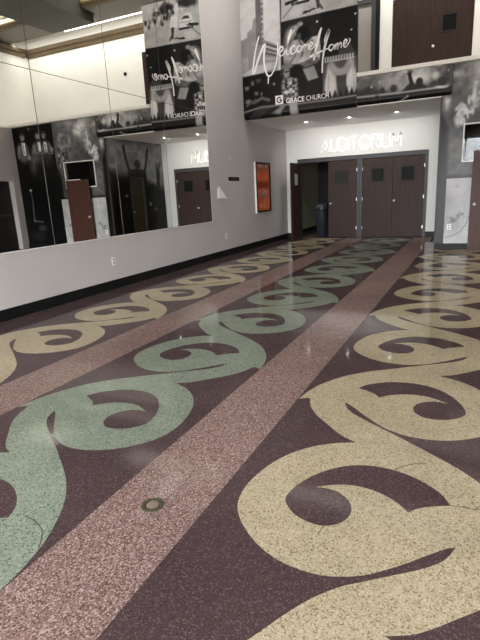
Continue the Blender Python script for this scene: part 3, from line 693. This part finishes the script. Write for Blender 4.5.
sq.box(lx + wq, lx + s_ - wq, BY - 0.004, BY - 0.001, lz + wq, lz + s_ - wq, M_ink)
c = (lx + s_ / 2, lz + s_ / 2); rr = 0.055
arc = [(c[0] + rr * math.cos(R(a)), c[1] + rr * math.sin(R(a))) for a in range(45, 346, 20)] + [(c[0] + rr, c[1] - 0.002), (c[0] + 0.005, c[1] - 0.002)]
gmb = ribbon([(arc, 0.026)], BY - 0.0042, 0.026, 0.005, False, M_black)
sq.raw(gmb.v, gmb.f, M_black)
tag(sq.build('logo_badge', ban), 'white square badge with a dark letter G')

# --- crowd banner
P = Print(-2.628, -0.655, ZS + 0.02, ZL - 0.055, 0.0125, 0.42)
P.ell((-1.494, 3.681, 0.521, 0.237), 0.66, 0.9); P.ell((-1.433, 3.692, 0.242, 0.158), 0.76, 0.8); P.ell((-0.721, 3.614, 0.077, 0.347), 0.36, 0.5)
P.poly([(-2.621, 3.566), (-2.225, 3.557), (-1.690, 3.409), (-1.282, 3.437), (-0.887, 3.464), (-0.618, 3.467), (-0.600, 3.158), (-2.616, 3.106)], 0.3, 0.06)
P.noise(5, 0.35, 21)
for e, v in (((-1.829, 3.497, 0.097, 0.097), .52), ((-1.829, 3.487, 0.072, 0.077), .24), ((-2.084, 3.499, 0.086, 0.073), .5), ((-2.072, 3.477, 0.069, 0.065), .24), ((-2.356, 3.553, 0.070, 0.053), .26), ((-2.201, 3.452, 0.065, 0.061), .25), ((-2.130, 3.656, 0.026, 0.032), .68), ((-2.302, 3.587, 0.028, 0.029), .66), ((-1.988, 3.527, 0.026, 0.040), .6)):
    P.ell(e, v, 0.3)
P.poly([(-1.708, 3.311), (-1.629, 3.441), (-1.529, 3.528), (-1.470, 3.579), (-1.366, 3.527), (-1.225, 3.518), (-1.142, 3.439), (-1.096, 3.296)], 0.2, 0.02); P.ell((-1.299, 3.561, 0.073, 0.083), 0.19, 0.2)
P.line([(-1.448, 3.537), (-1.482, 3.640), (-1.504, 3.731)], 0.075, 0.18); P.line([(-1.506, 3.721), (-1.539, 3.808)], 0.025, 0.18); P.line([(-1.499, 3.721), (-1.495, 3.827)], 0.025, 0.18); P.line([(-1.489, 3.719), (-1.457, 3.793)], 0.025, 0.18); P.line([(-1.507, 3.702), (-1.554, 3.759)], 0.025, 0.18)
P.ell((-0.984, 3.650, 0.067, 0.066), 0.78, 0.4); P.ell((-0.896, 3.836, 0.066, 0.023), 0.84, 0.4, 12); P.ell((-1.005, 3.480, 0.079, 0.066), 0.28, 0.3); P.ell((-0.851, 3.517, 0.086, 0.081), 0.24, 0.25); P.ell((-0.736, 3.711, 0.015, 0.029), 0.6)
P.line([(-2.603, 3.892), (-2.340, 3.888), (-2.061, 3.887)], 0.03, 0.62, 0.015)
P.poly([(-2.641, 3.392), (-2.113, 3.380), (-1.279, 3.378), (-0.709, 3.393), (-0.613, 3.371), (-0.598, 3.120), (-2.637, 3.024)], 0.11, 0.02)
P.line([(-2.619, 3.408), (-2.114, 3.401), (-1.690, 3.393), (-1.280, 3.398), (-0.884, 3.398), (-0.730, 3.417)], 0.032, 0.74, 0.02); P.ell((-0.865, 3.404, 0.117, 0.023), 0.8, 0.6, -8)  # pale line: gleam of the rounded lower edge, painted into the print
P.line([(-1.706, 3.250), (-1.583, 3.296), (-1.521, 3.316)], 0.022, 0.7); P.ell((-2.177, 3.347, 0.076, 0.066), 0.4, 0.2); P.ell((-2.177, 3.330, 0.061, 0.058), 0.11, 0.2)
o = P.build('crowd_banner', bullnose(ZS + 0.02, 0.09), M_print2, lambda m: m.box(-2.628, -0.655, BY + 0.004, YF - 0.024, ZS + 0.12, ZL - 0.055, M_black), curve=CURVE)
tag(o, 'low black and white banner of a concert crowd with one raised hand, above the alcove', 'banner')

# --- stage mural right of the alcove
P = Print(XS, 1.138, 0.13, ZL - 0.055, 0.0165, 0.37)
P.poly([(XS, 2.9), (1.2, 2.9), (1.2, 3.9), (XS, 3.9)], 0.42, 0.4)
P.ell((0.35, 3.3, 0.9, 0.5), 0.5, 0.9); P.ell((0.041, 3.572, 0.344, 0.221), 0.82, 0.95); P.ell((0.046, 3.545, 0.154, 0.124), 0.97, 0.9)
P.poly([(0.002, 3.569), (-0.789, 3.737), (-0.792, 3.519)], 0.66, 0.05); P.poly([(0.050, 3.517), (-0.317, 2.922), (-0.076, 2.884)], 0.6, 0.05); P.poly([(0.089, 3.521), (0.626, 3.855), (0.888, 3.768)], 0.58, 0.05)
P.poly([(0.942, 3.487), (0.451, 3.499), (0.469, 3.071), (0.964, 3.053)], 0.62, 0.02); P.poly([(0.878, 3.394), (0.551, 3.394), (0.553, 3.164), (0.883, 3.149)], 0.5, 0.02)
P.line([(-0.616, 3.429), (-0.390, 3.437), (-0.097, 3.473)], 0.16, 0.62, 0.08); P.poly([(-0.233, 3.454), (-0.168, 3.446), (-0.208, 3.074), (-0.266, 3.099)], 0.8, 0.03)
P.ell((-0.735, 3.155, 0.062, 0.177), 0.74, 0.6); P.ell((-0.740, 3.598, 0.077, 0.309), 0.44, 0.7)
P.noise(3, 0.2, 31)
for k in range(30):
    a = random.choice(((-0.451, 2.889), (-0.203, 3.130), (-0.409, 2.827))); P.ell((a[0] + random.gauss(0, 0.06), a[1] + random.gauss(0, 0.12), random.uniform(.02, .06), random.uniform(.03, .08)), random.uniform(.72, .92), 0.5, random.uniform(-50, 50))
P.ell((-0.513, 2.709, 0.061, 0.112), 0.8, 0.5, 20); P.ell((-0.422, 2.857, 0.046, 0.056), 0.7, 0.5)
for k in range(30):
    a = (0.830, 2.779); P.ell((a[0] + random.uniform(-0.2, 0.2), a[1] + random.gauss(0, 0.12), random.uniform(.02, .05), random.uniform(.03, .07)), random.choice((.2, .7, .6, .3)), 0.5)
P.poly([(XS, 0.1), (-0.66, 0.1), (-0.67, 1.6), (-0.70, 2.6), (XS, 2.9)], 0.03, 0.05)
P.poly([(XS, 0.1), (1.2, 0.1), (1.2, 1.56), (XS, 1.6)], 0.07, 0.05)
P.poly([(1.415, 2.156), (1.024, 2.195), (1.066, 1.526), (1.391, 0.267), (1.612, 0.268)], 0.1, 0.05); P.poly([(1.0, 1.4), (1.15, 1.4), (1.15, 2.5), (1.05, 2.3)], 0.1, 0.06)
P.poly([(-0.62, 1.62), (-0.2, 1.6), (-0.2, 2.3), (-0.66, 2.4)], 0.6, 0.2, 0.6)
P.noise(9, 0.15, 33)
def stage_back(m):
    for a in ((XS, -0.385, 0.13, ZL - 0.055), (0.835, 1.138, 0.13, ZL - 0.055), (-0.385, 0.835, 0.13, 1.865), (-0.385, 0.835, 2.645, ZL - 0.055)):
        m.box(a[0], a[1], YF - 0.018, YF - 0.001, a[2], a[3], M_black)
o = P.build('stage_mural', lambda x, z: (x, YF - 0.02, z), M_print, stage_back, holes=[(-0.385, 0.835, 1.865, 2.645)], curve=[0, .05, .12, .31, .52, .78, .95])
tag(o, 'grey concert stage mural with light beams, around the square window right of the alcove', 'mural')
# --- marble print with leaves
P = Print(-0.66, 1.12, 0.135, 1.54, 0.0125, 0.68)
P.noise(2.2, 0.16, 41)
for k in range(16):
    x = random.uniform(-0.66, 1.1); z = random.uniform(0.13, 1.54); pts = [(x, z)]; a = random.uniform(-0.6, 0.9)
    for q in range(6):
        x += 0.11 * math.cos(a); z += 0.11 * math.sin(a); a += random.uniform(-0.5, 0.5); pts.append((x, z))
    P.line(pts, 0.010, 0.6, 0.012)
for b in range(3):
    dx = b * 0.62
    P.line([(p[0] + dx, p[1]) for p in [(-0.642, 0.262), (-0.480, 0.305), (-0.322, 0.391), (-0.213, 0.562), (-0.147, 0.775)]], 0.018, 0.48, 0.01); P.line([(p[0] + dx, p[1]) for p in [(-0.666, 0.724), (-0.418, 0.653), (-0.144, 0.732)]], 0.012, 0.55, 0.01)
    P.line([(p[0] + dx, p[1]) for p in [(-0.272, 0.563), (-0.273, 0.906), (-0.260, 1.011)]], 0.012, 0.6, 0.01)
    for e, an in (((-0.488, 0.641, 0.085, 0.043), 32), ((-0.355, 0.768, 0.080, 0.041), 26)):
        P.ell((e[0] + dx, e[1], e[2], e[3]), 0.5, 0.35, an); P.noise(14, 0.4, 40 + b, P.soft_mask((e[0] + dx, e[1], e[2], e[2])))
    P.ell(((-0.440, 1.377, 0.040, 0.031))[:2] and ((-0.440, 1.377))[:2] + (0.05, 0.035), 0.62, 0.5) if b == 0 else None
o = P.build('marble_print', lambda x, z: (x, YF - 0.032, z), M_print, lambda m: m.box(-0.66, 1.12, YF - 0.031, YF - 0.021, 0.135, 1.54, M_plastic))
tag(o, 'pale grey marble patterned panel, low on the wall behind the loose door slab', 'panel')
# --- men in suits
P = Print(1.142, XR - 0.004, 0.13, ZL - 0.055, 0.02, 0.055)
P.ell((2.514, 3.055, 0.266, 0.303), 0.34, 0.25)
P.ell((1.864, 3.035, 0.257, 0.298), 0.34, 0.25)
P.ell((1.516, 3.038, 0.268, 0.295), 0.34, 0.25)
P.ell((2.455, 3.512, 0.092, 0.107), 0.58, 0.3)
P.ell((2.444, 3.601, 0.092, 0.044), 0.2, 0.4)
P.ell((2.447, 3.508, 0.066, 0.015), 0.4, 0.5)
P.ell((1.784, 3.511, 0.089, 0.105), 0.58, 0.3)
P.ell((1.774, 3.599, 0.089, 0.043), 0.2, 0.4)
P.ell((1.776, 3.507, 0.064, 0.014), 0.4, 0.5)
P.ell((1.520, 3.499, 0.088, 0.104), 0.58, 0.3)
P.ell((1.510, 3.586, 0.088, 0.043), 0.2, 0.4)
P.ell((1.512, 3.495, 0.063, 0.014), 0.4, 0.5)
P.line([(2.665, 3.250), (2.719, 2.916)], 0.05, 0.5, 0.03); P.line([(2.288, 3.220), (2.317, 2.887)], 0.04, 0.42, 0.03); P.line([(1.998, 3.226), (2.093, 2.992)], 0.05, 0.5, 0.03); P.line([(1.346, 3.246), (1.238, 3.045)], 0.05, 0.5, 0.03)
P.poly([(2.517, 3.360), (2.367, 3.347), (2.385, 2.984), (2.490, 2.961)], 0.97); P.poly([(1.823, 3.331), (1.695, 3.320), (1.707, 3.053), (1.799, 3.030)], 0.9); P.poly([(1.568, 3.309), (1.442, 3.298), (1.434, 3.002), (1.558, 2.981)], 0.97)
P.line([(2.458, 3.264), (2.450, 3.019)], 0.03, 0.15); P.line([(1.515, 3.231), (1.504, 3.037)], 0.03, 0.15)
for a in ((1.993, 3.045), (1.256, 3.062), (2.251, 2.882)): P.ell((a[0], a[1], 0.07, 0.08), 0.55, 0.4)
P.line([(2.108, 3.024), (1.722, 2.985), (1.216, 2.946)], 0.03, 0.6); P.ell((2.101, 2.749, 0.131, 0.273), 0.32, 0.9, 12); P.ell((1.592, 2.774, 0.296, 0.209), 0.16, 0.6)
P.line([(2.425, 1.865), (2.401, 1.577), (2.430, 1.127), (2.440, 0.867)], 0.05, 0.3); P.ell((2.422, 1.881, 0.050, 0.038), 0.7, 0.4); P.line([(2.479, 0.900), (2.076, 0.859)], 0.05, 0.28); P.ell((2.116, 0.665, 0.180, 0.098), 0.18, 0.4); P.ell((2.354, 0.404, 0.274, 0.166), 0.13, 0.5); P.ell((2.127, 3.744, 0.052, 0.029), 0.4)
P.noise(6, 0.2, 51)
o = P.build('suits_mural', lambda x, z: (x, YF - 0.02, z), M_print, lambda m: m.box(1.142, XR - 0.004, YF - 0.018, YF - 0.001, 0.13, ZL - 0.055, M_black))
tag(o, 'black mural of three men in dark suits at a lectern, seen in the mirror', 'mural')
# --- raised arms mural on the alcove's side wall
P = Print(YF + 0.02, YA - 0.02, 0.02, ZS - 0.01, 0.02, 0.42)
P.poly([(12, 2.6), (15, 2.6), (15, 3.3), (12, 3.3)], 0.5, 0.5); P.ell((12.2, 3.0, 0.4, 0.5), 0.6, 0.9)
P.poly([(12, -1), (15, -1), (15, 1.75), (14.3, 1.85), (13.9, 2.0), (13.0, 2.1), (12, 2.3)], 0.09, 0.15)
P.line([(12.883, 2.901), (13.703, 2.912)], 0.03, 0.56)
P.line([(13.065, 2.218), (12.935, 2.487), (12.857, 2.752), (12.824, 3.015)], 0.13, 0.14); P.line([(13.752, 2.226), (13.915, 2.546), (14.033, 2.928), (14.054, 2.992)], 0.12, 0.14); P.ell((13.451, 2.517, 0.171, 0.143), 0.14, 0.2)
P.poly([(12.929, 2.306), (13.245, 2.373), (13.615, 2.381), (13.901, 2.292), (13.866, 1.908), (12.812, 1.913)], 0.12)
P.line([(14.526, 1.872), (14.564, 2.302)], 0.2, 0.13); 
P.line([(14.517, 2.302), (14.451, 2.613)], 0.04, 0.13)
P.line([(14.546, 2.302), (14.540, 2.584)], 0.04, 0.13)
P.line([(14.579, 2.303), (14.645, 2.584)], 0.04, 0.13)
P.line([(14.609, 2.303), (14.746, 2.620)], 0.04, 0.13)
P.poly([(13.911, 1.843), (14.207, 1.906), (14.650, 1.703), (14.597, 1.366), (13.838, 1.391)], 0.08, 0.05); P.ell((13.986, 1.254, 0.069, 0.059), 0.5, 0.4); P.ell((14.250, 1.076, 0.095, 0.073), 0.3, 0.4); P.ell((12.750, 1.548, 0.080, 0.043), 0.5, 0.4)
P.noise(5, 0.25, 61)
def side_back(m):
    for a in ((YF + 0.02, 12.97, 0.02, ZS - 0.01), (13.73, YA - 0.02, 0.02, ZS - 0.01), (12.97, 13.73, 2.13, ZS - 0.01)):
        m.box(XS - 0.012, XS - 0.001, a[0], a[1], a[2], a[3], M_black)
o = P.build('raised_arms_mural', lambda y, z: (XS - 0.014, y, z), M_print, side_back, holes=[(12.97, 13.73, -1, 2.13)])
tag(o, 'dark mural of a figure raising both arms, on alcove side wall in the mirror', 'mural')

# ------------------------------------------------------------------ AUDITORIUM letters
sg = empty('auditorium_sign', (-3.2, YA, 2.5)); tag(sg, 'raised white letters spelling AUDITORIUM on the white wall above the doors', 'sign')
def letter(strokes, x, s, w=0.047):
    mb = MB()
    for st in strokes:
        r_ = ribbon([([(x + a * s, 2.505 + b * 0.37) for a, b in st], w)], YA - 0.004, w, 0.022, False, M_letter); mb.raw(r_.v, r_.f, M_letter)
    return mb.build('letter', sg)
def arcp(cx, cz, rx, rz, a0, a1, n=14): return [(cx + rx * math.cos(R(a0 + (a1 - a0) * i / n)), cz + rz * math.sin(R(a0 + (a1 - a0) * i / n))) for i in range(n + 1)]
def st(*p):                       # straight stroke kept straight under smoothing
    return [p[0], ((p[0][0] * 2 + p[1][0]) / 3, (p[0][1] * 2 + p[1][1]) / 3), ((p[0][0] + p[1][0] * 2) / 3, (p[0][1] + p[1][1] * 2) / 3), p[1]]
G = {'A': ([st((0, 0), (.5, 1)), st((.5, 1), (1, 0)), st((.15, .28), (.85, .28))], .24), 'U': ([st((0, 1), (0, .33)), arcp(.5, .33, .5, .33, 180, 360), st((1, .33), (1, 1))], .20),
     'D': ([st((0, 0), (0, 1)), [(0, 1), (.2, 1)] + arcp(.35, .5, .65, .5, 90, -90) + [(.2, 0), (0, 0)]], .22), 'I': ([st((0, 0), (0, 1))], 0.0), 'T': ([st((0, 1), (1, 1)), st((.5, 0), (.5, 1))], .20),
     'O': ([arcp(.5, .5, .5, .5, 90, 450, 26)], .32), 'R': ([st((0, 0), (0, 1)), [(0, 1), (.3, 1)] + arcp(.5, .77, .5, .23, 90, -90) + [(.3, .54), (0, .54)], st((.4, .54), (1, 0))], .17),
     'M': ([st((0, 0), (.12, 1)), st((.12, 1), (.5, .25)), st((.5, .25), (.88, 1)), st((.88, 1), (1, 0))], .26)}
x = -4.325
tot = sum(G[c][1] for c in 'AUDITORIUM'); gap = (-2.035 - x - tot) / 9
for c in 'AUDITORIUM':
    letter(G[c][0], x, G[c][1] if G[c][1] else 1, 0.05); x += G[c][1] + gap

# ------------------------------------------------------------------ small things
pc = empty('poster_case', (XL, 12.91, 0.92)); tag(pc, 'slim framed orange film poster on the grey left wall beside the open door', 'poster')
P = Print(12.445, 13.375, 0.965, 2.195, 0.022, 0.3)
P.a[:] = (1.0, 0.45, 0.26); P.noise(2.5, 0.25, 71)
for z0, z1, c in ((2.0, 2.2, (.72, .42, .30)), (1.55, 1.75, (.56, .19, .11)), (1.30, 1.42, (.70, .45, .36))): P.poly([(12.5, z0), (13.3, z0), (13.3, z1), (12.5, z1)], c, 0.05, 0.7)
for k in range(14):
    P.ell((random.uniform(12.55, 13.25), random.choice((2.14, 2.16, 1.5, 1.46)) + random.uniform(-.03, .03), random.uniform(.03, .09), random.uniform(.015, .04)), (.85, .74, .66), 0.5)
for k in range(20): P.ell((12.6 + (k % 10) * 0.065, 1.36 + 0.06 * (k // 10), 0.02, 0.02), (.80, .68, .62), 0.4)
P.ell((12.75, 1.1, 0.06, 0.05), (.9, .8, .72), 0.5); P.ell((12.98, 1.14, 0.05, 0.10), (.92, .82, .74), 0.5); P.line([(12.95, 1.25), (12.97, 1.05)], 0.03, (.85, .7, .6), 0.02)
P.build('poster_sheet', lambda y, z: (XL + 0.018, y, z), M_paper, lambda m: m.box(XL + 0.001, XL + 0.017, 12.445, 13.375, 0.965, 2.195, M_black), parent=pc)
mb = MB()
for a in ((12.40, 12.445, 0.92, 2.24), (13.375, 13.42, 0.92, 2.24), (12.445, 13.375, 0.92, 0.965), (12.445, 13.375, 2.195, 2.24)): mb.box(XL, XL + 0.05, a[0], a[1], a[2], a[3], M_black, 0.004)
mb.build('frame', pc)
tag(MB().box(XL, XL + 0.045, 12.375, 12.40, 0.905, 2.24, M_plastic, 0.003).build('edge_strip', pc), 'white strip along the near edge')
MB().box(XL + 0.028, XL + 0.031, 12.445, 13.375, 0.965, 2.195, M_glass).build('glass', pc)

pl_ = empty('wall_plaque', (XL, 11.12, 1.80)); tag(pl_, 'small black oblong plaque on the grey wall between mirror and orange poster', 'plaque')
MB().box(XL, XL + 0.012, 10.84, 11.42, 1.755, 1.845, M_black, 0.003).build('plate', pl_)
mb = MB()
for k in range(8): mb.box(XL + 0.012, XL + 0.013, 10.98 + k * 0.04, 11.005 + k * 0.04, 1.785, 1.812, M_frame)
mb.build('raised_marks', pl_)
# torn triangular scrap curling off the wall
mb = MB()
pts = [(10.25, 1.58), (10.33, 1.62), (10.60, 1.34), (10.42, 1.37), (10.24, 1.36)]
front_ = [(XL + 0.012 + 0.05 * k, y, z) for (y, z), k in zip(pts, (0.1, 0.2, 1.2, 0.6, 0.1))]; back_ = [(q[0] - 0.008 if k else XL - 0.002, q[1], q[2]) for k, q in zip((0, 0, 1, 1, 0), front_)]
mb.raw(front_ + back_, [tuple(range(5)), tuple(range(9, 4, -1))] + [(i, (i + 1) % 5, 5 + (i + 1) % 5, 5 + i) for i in range(5)], M_plastic)
tag(mb.build('torn_scrap'), 'torn triangular white scrap peeling off the grey wall just right of the mirror', 'scrap')
mb = MB(); vs = []
for k in range(9):
    a = k * 40; r_ = random.uniform(0.03, 0.055); vs.append((10.98 + r_ * math.cos(R(a)), 2.28 + r_ * 0.6 * math.sin(R(a))))
mb.raw([(XL + 0.004, y, z) for y, z in vs] + [(XL - 0.002, y, z) for y, z in vs], [tuple(range(9)), tuple(range(17, 8, -1))] + [(i, (i + 1) % 9, 9 + (i + 1) % 9, 9 + i) for i in range(9)], M_white)
tag(mb.build('plaster_patch'), 'small pale filler patch on the grey wall above the black plaque', 'patch')
def outlet(name, org, right, nrm, label):
    e = empty(name, org); tag(e, label, 'outlet', 'white wall outlets')
    o_ = Vector(org); r_ = Vector(right); n_ = Vector(nrm); u = Vector((0, 0, 1))
    def bx(name, x0, x1, z0, z1, d0, d1, mat):
        mb = MB(); vs = [o_ + r_ * x + u * z + n_ * d for x in (x0, x1) for d in (d0, d1) for z in (z0, z1)]
        mb.raw(vs, [(0, 1, 3, 2), (4, 6, 7, 5), (0, 4, 5, 1), (2, 3, 7, 6), (0, 2, 6, 4), (1, 5, 7, 3)], mat); return mb.build(name, e)
    bx('cover_plate', -0.042, 0.042, -0.065, 0.065, 0, 0.007, M_plastic)
    for z in (-0.028, 0.028): bx('socket', -0.018, 0.018, z - 0.016, z + 0.016, 0.007, 0.010, M_beige)
outlet('wall_outlet', (XL, 6.40, 0.46), (0, 1, 0), (1, 0, 0), 'white outlet low on the left wall under the mirror')
outlet('wall_outlet', (XL, 10.57, 0.47), (0, 1, 0), (1, 0, 0), 'white outlet low on the left wall past the mirror, nearer the orange poster')
outlet('wall_outlet', (-0.56, YF - 0.032, 0.50), (1, 0, 0), (0, -1, 0), 'white outlet on the pale marble panel right of the alcove')
fp = empty('floor_plate', (-1.337, 1.655, 0)); tag(fp, 'round aged brass floor cover set in the rose terrazzo stripe', 'floor cover')
MB().lathe([(0.056, 0.0008), (0.056, 0.004), (0.050, 0.006), (0.036, 0.006), (0.034, 0.004), (0.034, 0.0008)], M_brass, fp.location, 'Z', 36).build('rim', fp)
MB().lathe([(0.030, 0.0008), (0.030, 0.006), (0.020, 0.007), (0.004, 0.0072)], M_brass2, fp.location, 'Z', 30).build('plug', fp)
bn = empty('waste_bin', (-4.5, 15.55, 0)); tag(bn, 'dark round topped bin standing in the gloom behind the open door', 'bin')
mb = MB(); mb.lathe([(0.15, 0.002), (0.17, 0.03), (0.20, 0.80), (0.205, 0.82)], M_bin, bn.location, 'Z', 28); mb.build('body', bn, True)
mb = MB(); mb.lathe([(0.212, 0.80), (0.215, 0.86), (0.19, 0.97), (0.13, 1.03), (0.03, 1.045)], M_bin, bn.location, 'Z', 28); mb.build('lid', bn, True)
ct = empty('service_counter', (XR + 0.3, 10.05, 0)); tag(ct, 'dark counter inside the service opening at far left of the mirror', 'counter')
MB().box(XR + 0.22, XR + 0.55, 8.62, 11.70, 0, 1.10, M_dark).build('body', ct)
MB().box(XR + 0.22, XR + 0.70, 8.62, 11.70, 1.10, 1.14, M_frame, 0.006).build('counter_top', ct)
# downlights
dl0 = None
DL = [(-4.32, 13.43, 'leftmost recessed downlight in the alcove soffit, above the open door'), (-3.16, 13.43, 'middle recessed downlight in the alcove soffit'), (-1.98, 13.43, 'rightmost recessed downlight in the alcove soffit, above the closed pair of doors')]
for x, y, lb in DL:
    e = empty('downlight', (x, y, ZS)); tag(e, lb, 'ceiling light', 'recessed downlights in the alcove soffit')
    MB().lathe([(0.036, -0.001), (0.038, -0.006), (0.068, -0.006), (0.070, 0.0)], M_plastic, (x, y, ZS), 'Z', 28).build('trim_ring', e, True)
    MB().lathe([(0.034, -0.0005), (0.034, -0.007), (0.002, -0.0072)], M_lens, (x, y, ZS), 'Z', 24).build('lens', e)
led = MB().box(XL + 0.1, 2.1, 14.10, 14.12, 7.0, 7.02, M_led).build('led_strip'); tag(led, 'long glowing light strip on the rear edge of the ceiling soffit, in the mirror', 'light strip')
SPK = MB().lathe([(0.06, 0), (0.06, -0.03), (0.05, -0.04), (0.003, -0.041)], M_black, (0.35, YA, 5.6), 'Y', 18).build('wall_sensor'); tag(SPK, 'small black round fitting on the cream upper wall, seen in the mirror', 'fitting')

# ------------------------------------------------------------------ light
def area(name, loc, size, power, col, aim, sy=None, spread=None):
    L = bpy.data.lights.new(name, 'AREA'); L.energy = power; L.color = col; L.shape = 'RECTANGLE'; L.size = size; L.size_y = sy or size
    if spread: L.spread = R(spread)
    o = bpy.data.objects.new(name, L); COL.objects.link(o); o.location = loc
    o.rotation_euler = (Vector(aim) - Vector(loc)).to_track_quat('-Z', 'Y').to_euler(); return o
W = bpy.data.worlds.new('sky'); SC.world = W; W.use_nodes = True
bg = W.node_tree.nodes['Background']; bg.inputs['Strength'].default_value = SKY
tcw = W.node_tree.nodes.new('ShaderNodeTexCoord'); sx = W.node_tree.nodes.new('ShaderNodeSeparateXYZ'); rw = W.node_tree.nodes.new('ShaderNodeValToRGB')
W.node_tree.links.new(tcw.outputs['Generated'], sx.inputs['Vector']); W.node_tree.links.new(sx.outputs['Z'], rw.inputs['Fac']); W.node_tree.links.new(rw.outputs['Color'], bg.inputs['Color'])
rw.color_ramp.elements[0].position = 0.0; rw.color_ramp.elements[0].color = (0.30, 0.28, 0.26, 1)      # street
rw.color_ramp.elements[1].position = 0.03; rw.color_ramp.elements[1].color = (*SKYC, 1)                  # open sky
po = area('storefront daylight', (sum(BX) / 2, YB - 0.02, BTOP / 2), BX[1] - BX[0], 1, (1, 1, 1), (sum(BX) / 2, 0, BTOP / 2), BTOP)
po.data.cycles.is_portal = True
for x, y, lb in DL:
    L = bpy.data.lights.new('downlight beam', 'SPOT'); L.energy = DLP; L.color = (1, 0.985, 0.95); L.spot_size = R(DLS); L.spot_blend = 0.8; L.shadow_soft_size = 0.05
    o = bpy.data.objects.new('downlight beam', L); COL.objects.link(o); o.location = (x, y, ZS - 0.03); o.rotation_euler = (R(DLT), 0, 0)
area('cove wall wash', (-0.3, 14.16, 6.97), 10.0, COVE, (1, 0.98, 0.95), (-0.3, 14.9, 5.2), 0.05)
area('cove gap glow', (-0.3, 14.16, 7.06), 10.0, COVE * 0.05, (1, 0.98, 0.95), (-0.3, 14.6, 7.6), 0.05)
area('coffer cove left', (-2.6, 12.62, 7.12), 5.4, COF, (1, 0.97, 0.9), (-2.6, 12.62, 7.9), 0.06)
area('coffer cove right', (3.4, 12.62, 7.12), 2.4, COF * 0.5, (1, 0.97, 0.9), (3.4, 12.62, 7.9), 0.06)
area('left wall fill', (XL + 2.4, 10.2, 6.95), 2.0, LFILL, (1, 0.98, 0.97), (XL, 10.2, 4.6), 0.3, spread=95)  # unseen lamp, added to brighten the upper left wall
area('vestibule fill', (-3.4, 16.6, 2.95), 0.4, 2.5, (1, 0.95, 0.8), (-3.6, 16.6, 0))  # added light out of view, lifts the dim vestibule walls

# ------------------------------------------------------------------ camera
cam = bpy.data.cameras.new('camera'); co = bpy.data.objects.new('camera', cam); COL.objects.link(co); SC.camera = co
yaw, pitch, roll = -0.456008752, -0.254141164, -0.0505239603
cy, sy, cp, sp = math.cos(yaw), math.sin(yaw), math.cos(pitch), math.sin(pitch)
fwd = Vector((sy * cp, cy * cp, sp)); right = Vector((cy, -sy, 0)); up = right.cross(fwd)
r2 = right * math.cos(roll) + up * math.sin(roll); u2 = -right * math.sin(roll) + up * math.cos(roll)
m = Matrix((r2, u2, -fwd)).transposed().to_4x4(); m.translation = Vector((0, 0, 1.45)); co.matrix_world = m
cam.sensor_fit = 'HORIZONTAL'; cam.sensor_width = 36; cam.lens = 36 * 486.506 / 480
cam.clip_start = 0.05; cam.clip_end = 200

vs_ = SC.view_settings; vs_.view_transform = 'Standard'; vs_.look = 'None'; vs_.gamma = 1; vs_.use_curve_mapping = False; vs_.exposure = EXPO
SC.cycles.use_denoising = True
SC.cycles.max_bounces = 10; SC.cycles.diffuse_bounces = 6; SC.cycles.glossy_bounces = 6; SC.cycles.sample_clamp_indirect = 6
